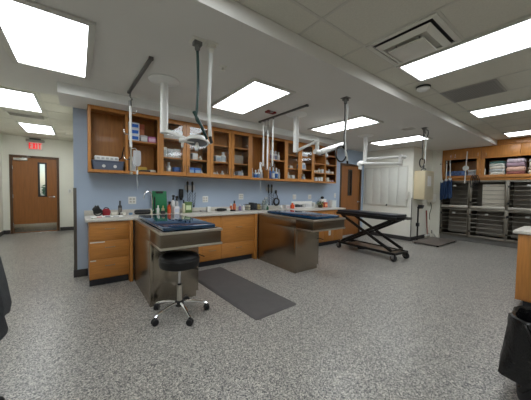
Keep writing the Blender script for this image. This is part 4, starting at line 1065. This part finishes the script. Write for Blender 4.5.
# faucet
t = thing('faucet', 'chrome gooseneck faucet on the counter left of the green board', 'faucet', (.985, 4.47, ZC))
b = MB(); b.lathe([(.028, 0), (.028, .01), (.016, .02), (.014, .06)], n=16); b.tube(smooth_path([(0, 0, .05), (0, 0, .26), (-.02, -.015, .34), (-.08, -.05, .365), (-.13, -.08, .33), (-.145, -.09, .25)], 6), .011, 10); b.build('spout', CHROME, t)
b = MB(); b.tube([(.015, -.01, .05), (.07, -.02, .085)], .008, 8); b.build('lever', CHROME, t)
# green board
t = thing('clipboard', 'green clipboard with black clip standing against the blue wall', 'clipboard', (1.12, YB - .035, ZC), 0)
b = MB().obox((0, -.035, .19), (.235, .006, .37), (-.12, 0, 0), bevel=.002); b.build('board', mat('green_board', (18, 122, 74), .45, vary=.05), t)
b = MB().obox((0, -.021, .352), (.12, .014, .035), (-.12, 0, 0), bevel=.005); b.build('clip', BLACK, t)
t = thing('thermometer_probe', 'tall slim black probe stand in front of the green clipboard', 'probe', (1.01, 4.40, ZC))
b = MB(); b.lathe([(.03, 0), (.03, .01), (.012, .02), (.011, .27), (.006, .285), (0, .285)], n=12); b.build('body', BLACK, t)
bottle('squeeze_bottle', 'bottle', 'small white squeeze bottle left of the black probe', .945, 4.37, ZC, .022, .09, (222, 214, 190))
bottle('squeeze_bottle', 'bottle', 'tall white squeeze bottle right of the black probe', 1.055, 4.37, ZC, .022, .14, (226, 226, 222))
boxi('tape_dispenser', 'dispenser', 'small black dispenser in front of the green clipboard', 1.125, 4.34, ZC, .07, .06, .05, (40, 40, 42))
bottle('squeeze_bottle', 'bottle', 'cream squeeze bottle in front of the right edge of the clipboard', 1.145, 4.42, ZC, .025, .13, (214, 204, 160), (200, 190, 120))
bottle('spray_bottle', 'bottle', 'orange spray bottle with black trigger by the green clipboard', 1.225, 4.34, ZC, .03, .205, (214, 88, 44), trigger=(22, 22, 24))
bottle('spray_bottle', 'bottle', 'white spray bottle with black trigger right of the orange bottle', 1.315, 4.44, ZC, .034, .31, (226, 226, 224), trigger=(22, 22, 24))
bottle('spray_bottle', 'bottle', 'grey spray bottle with black trigger just behind the white tub', 1.40, 4.52, ZC, .034, .29, (206, 208, 208), trigger=(22, 22, 24))
boxi('wipes_tub', 'tub', 'white wipes box in front of the spray bottles', 1.335, 4.32, ZC, .085, .085, .12, (228, 228, 230), panel=(200, 206, 220))
bottle('slim_bottle', 'bottle', 'slim cream bottle with dark blue top left of the green box', 1.475, 4.36, ZC, .026, .23, (208, 206, 176), (30, 36, 60))
t = thing('tissue_box', 'green carton with pale label under the diagnostic handset', 'box', (1.56, 4.40, ZC))
MB().box(-.065, .065, -.05, .05, 0, .19, bevel=.006).build('carton', plain((92, 120, 66)), t)
MB().box(-.045, .045, -.0515, -.0503, .05, .13).build('label_panel', plain((206, 216, 178)), t)
def otoscope(x, lb, cord_r):
    t = thing('diagnostic_set', lb, 'diagnostic set', (x, YB - .001, 0), 0, 'wall diagnostic sets')
    MB().box(-.09, .09, -.05, 0, 1.31, 1.40, bevel=.01).build('wall_unit', plain((196, 196, 196)), t)
    for s in (-.06, .03):
        b = MB(); b.lathe([(.01, 1.27), (.016, 1.29), (.014, 1.40), (.019, 1.415), (.022, 1.45), (.012, 1.47), (0, 1.475)], (s, -.075, 0), n=14); b.build('handset', BLACK, t)
        b = MB(); pts = []
        for i in range(120):
            a = i / 119; th = 2 * PI * 14 * a
            z = 1.27 - .27 * math.sin(PI * a); xx = s + (.05 if s < 0 else .06) * a
            pts.append((xx + .011 * math.cos(th), -.07 + .011 * math.sin(th), z))
        b.tube(pts, .0045, 6); b.build('coiled_cord', BLACK, t)
    return t
otoscope(1.66, 'wall diagnostic set with two black handsets and coiled cords above the green carton', 1)
t = thing('speculum_dispenser', 'black dispenser fixed to the wall left of the first diagnostic set', 'dispenser', (1.50, YB - .001, 0))
MB().box(-.035, .035, -.06, 0, 1.17, 1.33, bevel=.012).build('housing', BLACK, t)
b = MB(); b.lathe([(.02, 1.13), (.03, 1.17)], (0, -.035, 0), n=14); b.build('chute', BLACK, t)
boxi('packet_box', 'box', 'small white box on the counter below the double outlet', 1.95, 4.38, ZC, .07, .07, .095, WH)
boxi('grey_pad_stack', 'pad stack', 'flat grey pad left of the small white box', 1.85, 4.40, ZC, .1, .08, .03, (150, 150, 148))
t = thing('hair_clipper', 'black hair clipper lying on the counter right of the small white box', 'clipper', (2.22, 4.38, ZC))
b = MB(); b.loft([[(x, .03 * w * math.cos(a), .03 + .03 * w * math.sin(a)) for a in [2 * PI * i / 14 for i in range(14)]] for x, w in ((-.1, .5), (-.095, .9), (-.03, 1), (.05, .8), (.1, .6), (.105, .3))]); b.build('body', BLACK, t)
b = MB(); b.box(-.135, -.095, -.025, .025, .018, .04, bevel=.004); b.build('blade', BLACKM, t)
boxi('packet_box', 'box', 'low white carton right of the hair clipper', 2.36, 4.38, ZC, .08, .06, .05, WH)
boxi('black_remote', 'remote', 'small black gadget left of the orange bottle', 2.44, 4.34, ZC, .1, .05, .03, (30, 30, 32))
bottle('orange_bottle', 'bottle', 'orange brown bottle with dark top near the wire basket', 2.52, 4.42, ZC, .032, .2, (196, 104, 66), (40, 40, 44))
bottle('orange_bottle', 'bottle', 'shorter orange bottle just left of the orange brown bottle', 2.455, 4.44, ZC, .026, .14, (204, 112, 70), (230, 226, 220))
bottle('small_jar', 'jar', 'purple jar on the counter left of the wire basket', 2.64, 4.40, ZC, .03, .12, (130, 118, 160), (220, 220, 224))
bottle('small_jar', 'jar', 'white jar on the counter between the purple jar and the wire basket', 2.70, 4.36, ZC, .026, .11, WH)
t = thing('wire_basket', 'dark basket of cartons on the counter left of the right diagnostic set', 'basket', (2.97, 4.42, ZC))
b = MB()
for z in (.005, .06, .12):
    b.tube([(-.19, -.07, z), (.19, -.07, z), (.19, .07, z), (-.19, .07, z), (-.19, -.07, z)], .004, 6)
for k in range(11):
    x = -.19 + .038 * k
    for y in (-.07, .07): b.cyl((x, y, .005), (x, y, .12), .0025, 6)
b.box(-.188, .188, -.068, .068, .001, .006); b.build('frame', BLACKM, t)
for i, (x, h, col, nm) in enumerate(((-.125, .1, (224, 220, 200), 'cream'), (-.045, .15, (44, 48, 54), 'black'), (.04, .14, (70, 76, 84), 'dark grey'), (.125, .11, (200, 176, 120), 'tan'))):
    boxi('supply_carton', 'box', '%s carton standing in the dark wire basket' % nm, 2.97 + x, 4.42, ZC + .0065, .07, .1, h, col, 'cartons in the wire basket')
GLS = mat('clear_glass', (220, 228, 226), .08, trans=.85, vary=.02)
for i, (x, y, h, lb) in enumerate(((3.22, 4.36, .2, 'clear glass jar with white lid left of the right diagnostic set'), (3.31, 4.42, .25, 'taller clear glass jar with white lid next to the diagnostic set'))):
    o = MB().lathe([(0, 0), (.045, 0), (.05, .01), (.05, h - .04), (.04, h - .02), (.04, h - .01), (0, h - .01)], n=24).build('glass_jar', GLS, loc=(x, y, ZC)); tag(o, lb, 'jar', 'clear glass jars')
    MB().lathe([(.043, h - .009), (.043, h + .012), (.01, h + .018), (0, h + .018)], n=20).build('lid', CHROME, o)
    MB().lathe([(0, .004), (.042, .004), (.042, h * .5), (0, h * .5)], n=16).build('cotton_fill', mat('cotton', (224, 228, 224), .9, bump=.4, vary=.05), o)
bottle('small_jar', 'jar', 'small dark green bottle at the foot of the glass jars', 3.24, 4.26, ZC, .025, .09, (40, 96, 62), (30, 80, 52))
otoscope(3.52, 'wall diagnostic set with two black handsets and coiled cords behind the right exam table', 1)
t = thing('blood_pressure_gauge', 'looped black pressure tube hanging on the wall right of the second diagnostic set', 'pressure gauge', (3.72, YB - .001, 0))
b = MB(); b.box(-.02, .02, -.04, 0, 1.26, 1.34, bevel=.008); b.build('bracket', BLACK, t)
b = MB(); b.torus((0, -.045, 1.07), .085, .014, 'y', 28); b.torus((-.01, -.062, 1.08), .07, .012, 'y', 28); b.tube(smooth_path([(0, -.03, 1.26), (.03, -.04, 1.2), (.05, -.03, 1.12)], 4), .01, 8); b.build('tube', BLACK, t)
bottle('small_jar', 'jar', 'white jar right of the hanging black tubes', 3.74, 4.40, ZC, .03, .09, WH)
boxi('packet_box', 'box', 'white carton left of the orange cap bottle', 3.90, 4.38, ZC, .12, .08, .09, (224, 222, 222), panel=(206, 190, 190))
bottle('orange_jar', 'jar', 'squat orange jar left of the long white tray', 4.07, 4.38, ZC, .05, .13, (220, 84, 40), (226, 110, 60))
t = thing('supply_rack', 'long white supply rack on the counter below the outlet pair', 'rack', (4.52, 4.46, ZC))
b = MB(); b.box(-.36, .36, -.06, .06, 0, .02, bevel=.004); b.box(-.36, .36, .04, .06, .02, .16, bevel=.004); b.box(-.36, -.345, -.06, .04, .02, .13, bevel=.003); b.box(.345, .36, -.06, .04, .02, .13, bevel=.003); b.box(-.02, -.005, -.06, .04, .02, .1); b.build('body', WHITE, t)
for i, (x, col, nm) in enumerate(((-.24, (52, 56, 60), 'left dark'), (-.12, (80, 84, 88), 'right dark grey'), (.1, (206, 206, 208), 'left pale'), (.22, (224, 224, 224), 'right white'))):
    boxi('supply_carton', 'box', '%s carton in the long white supply rack' % nm, 4.52 + x, 4.455, ZC + .021, .09, .07, (.07, .06, .08, .07)[i], col, 'cartons in the white rack')
t = thing('artificial_plant', 'small green and brown plant in a dark pot on the right counter', 'plant', (5.0, 4.33, ZC))
b = MB(); b.lathe([(.05, 0), (.07, .06), (.065, .06), (.045, .005)], n=18); b.build('pot', plain((70, 60, 48)), t)
b = MB()
for k in range(70):
    a, r = random.uniform(0, 2 * PI), .085 * math.sqrt(random.random()); c = Vector((r * math.cos(a), r * math.sin(a), .06 + random.uniform(0, .1)))
    d1 = Vector((random.uniform(-1, 1), random.uniform(-1, 1), random.uniform(-.2, 1))).normalized() * .03; d2 = d1.orthogonal().normalized() * .012
    b.bm.faces.new([b.bm.verts.new(v) for v in (c - d1, c + d2, c + d1, c - d2)])
b.build('foliage', mat('plant_leaf', (92, 104, 62), .6, vary=.4, vscale=30), t)
bottle('small_jar', 'jar', 'yellow jar between the plant and the red carton', 5.10, 4.36, ZC, .035, .12, (222, 190, 60), (230, 200, 90))
boxi('red_carton', 'box', 'red and orange carton near the right end of the counter', 5.23, 4.38, ZC, .12, .1, .13, (210, 84, 70), panel=(236, 170, 120))
t = thing('white_dispenser', 'white dispenser with a round black knob at the right end of the counter', 'dispenser', (5.30, 4.51, ZC))
MB().box(-.1, .1, -.05, .05, 0, .21, bevel=.02, seg=3).build('body', WHITE, t)
MB().lathe([(0, .21), (.02, .212), (.045, .235), (.045, .27), (.02, .285), (0, .286)], (-.02, 0, 0), n=18).build('knob', BLACK, t)
t = thing('sharps_container', 'translucent white sharps container at the right end of the counter', 'container', (5.44, 4.30, ZC))
MB().box(-.085, .085, -.07, .07, 0, .16, bevel=.012).build('body', plain((222, 226, 226)), t)
MB().box(-.09, .09, -.075, .075, .161, .185, bevel=.008).build('lid', plain((206, 214, 216)), t)

# ------------------------------------------------------------------ world, exposure
w = bpy.data.worlds.new('sky'); SC.world = w; w.use_nodes = True
nt = w.node_tree; bg = nt.nodes['Background']
sky = nt.nodes.new('ShaderNodeTexSky'); sky.sky_type = 'NISHITA'; sky.sun_elevation = math.radians(40); sky.sun_rotation = math.radians(200); sky.sun_disc = False
nt.links.new(sky.outputs['Color'], bg.inputs['Color']); bg.inputs['Strength'].default_value = .13
vs = SC.view_settings
vs.view_transform = 'Standard'; vs.look = 'None'; vs.gamma = 1; vs.use_curve_mapping = False; vs.exposure = 0.32
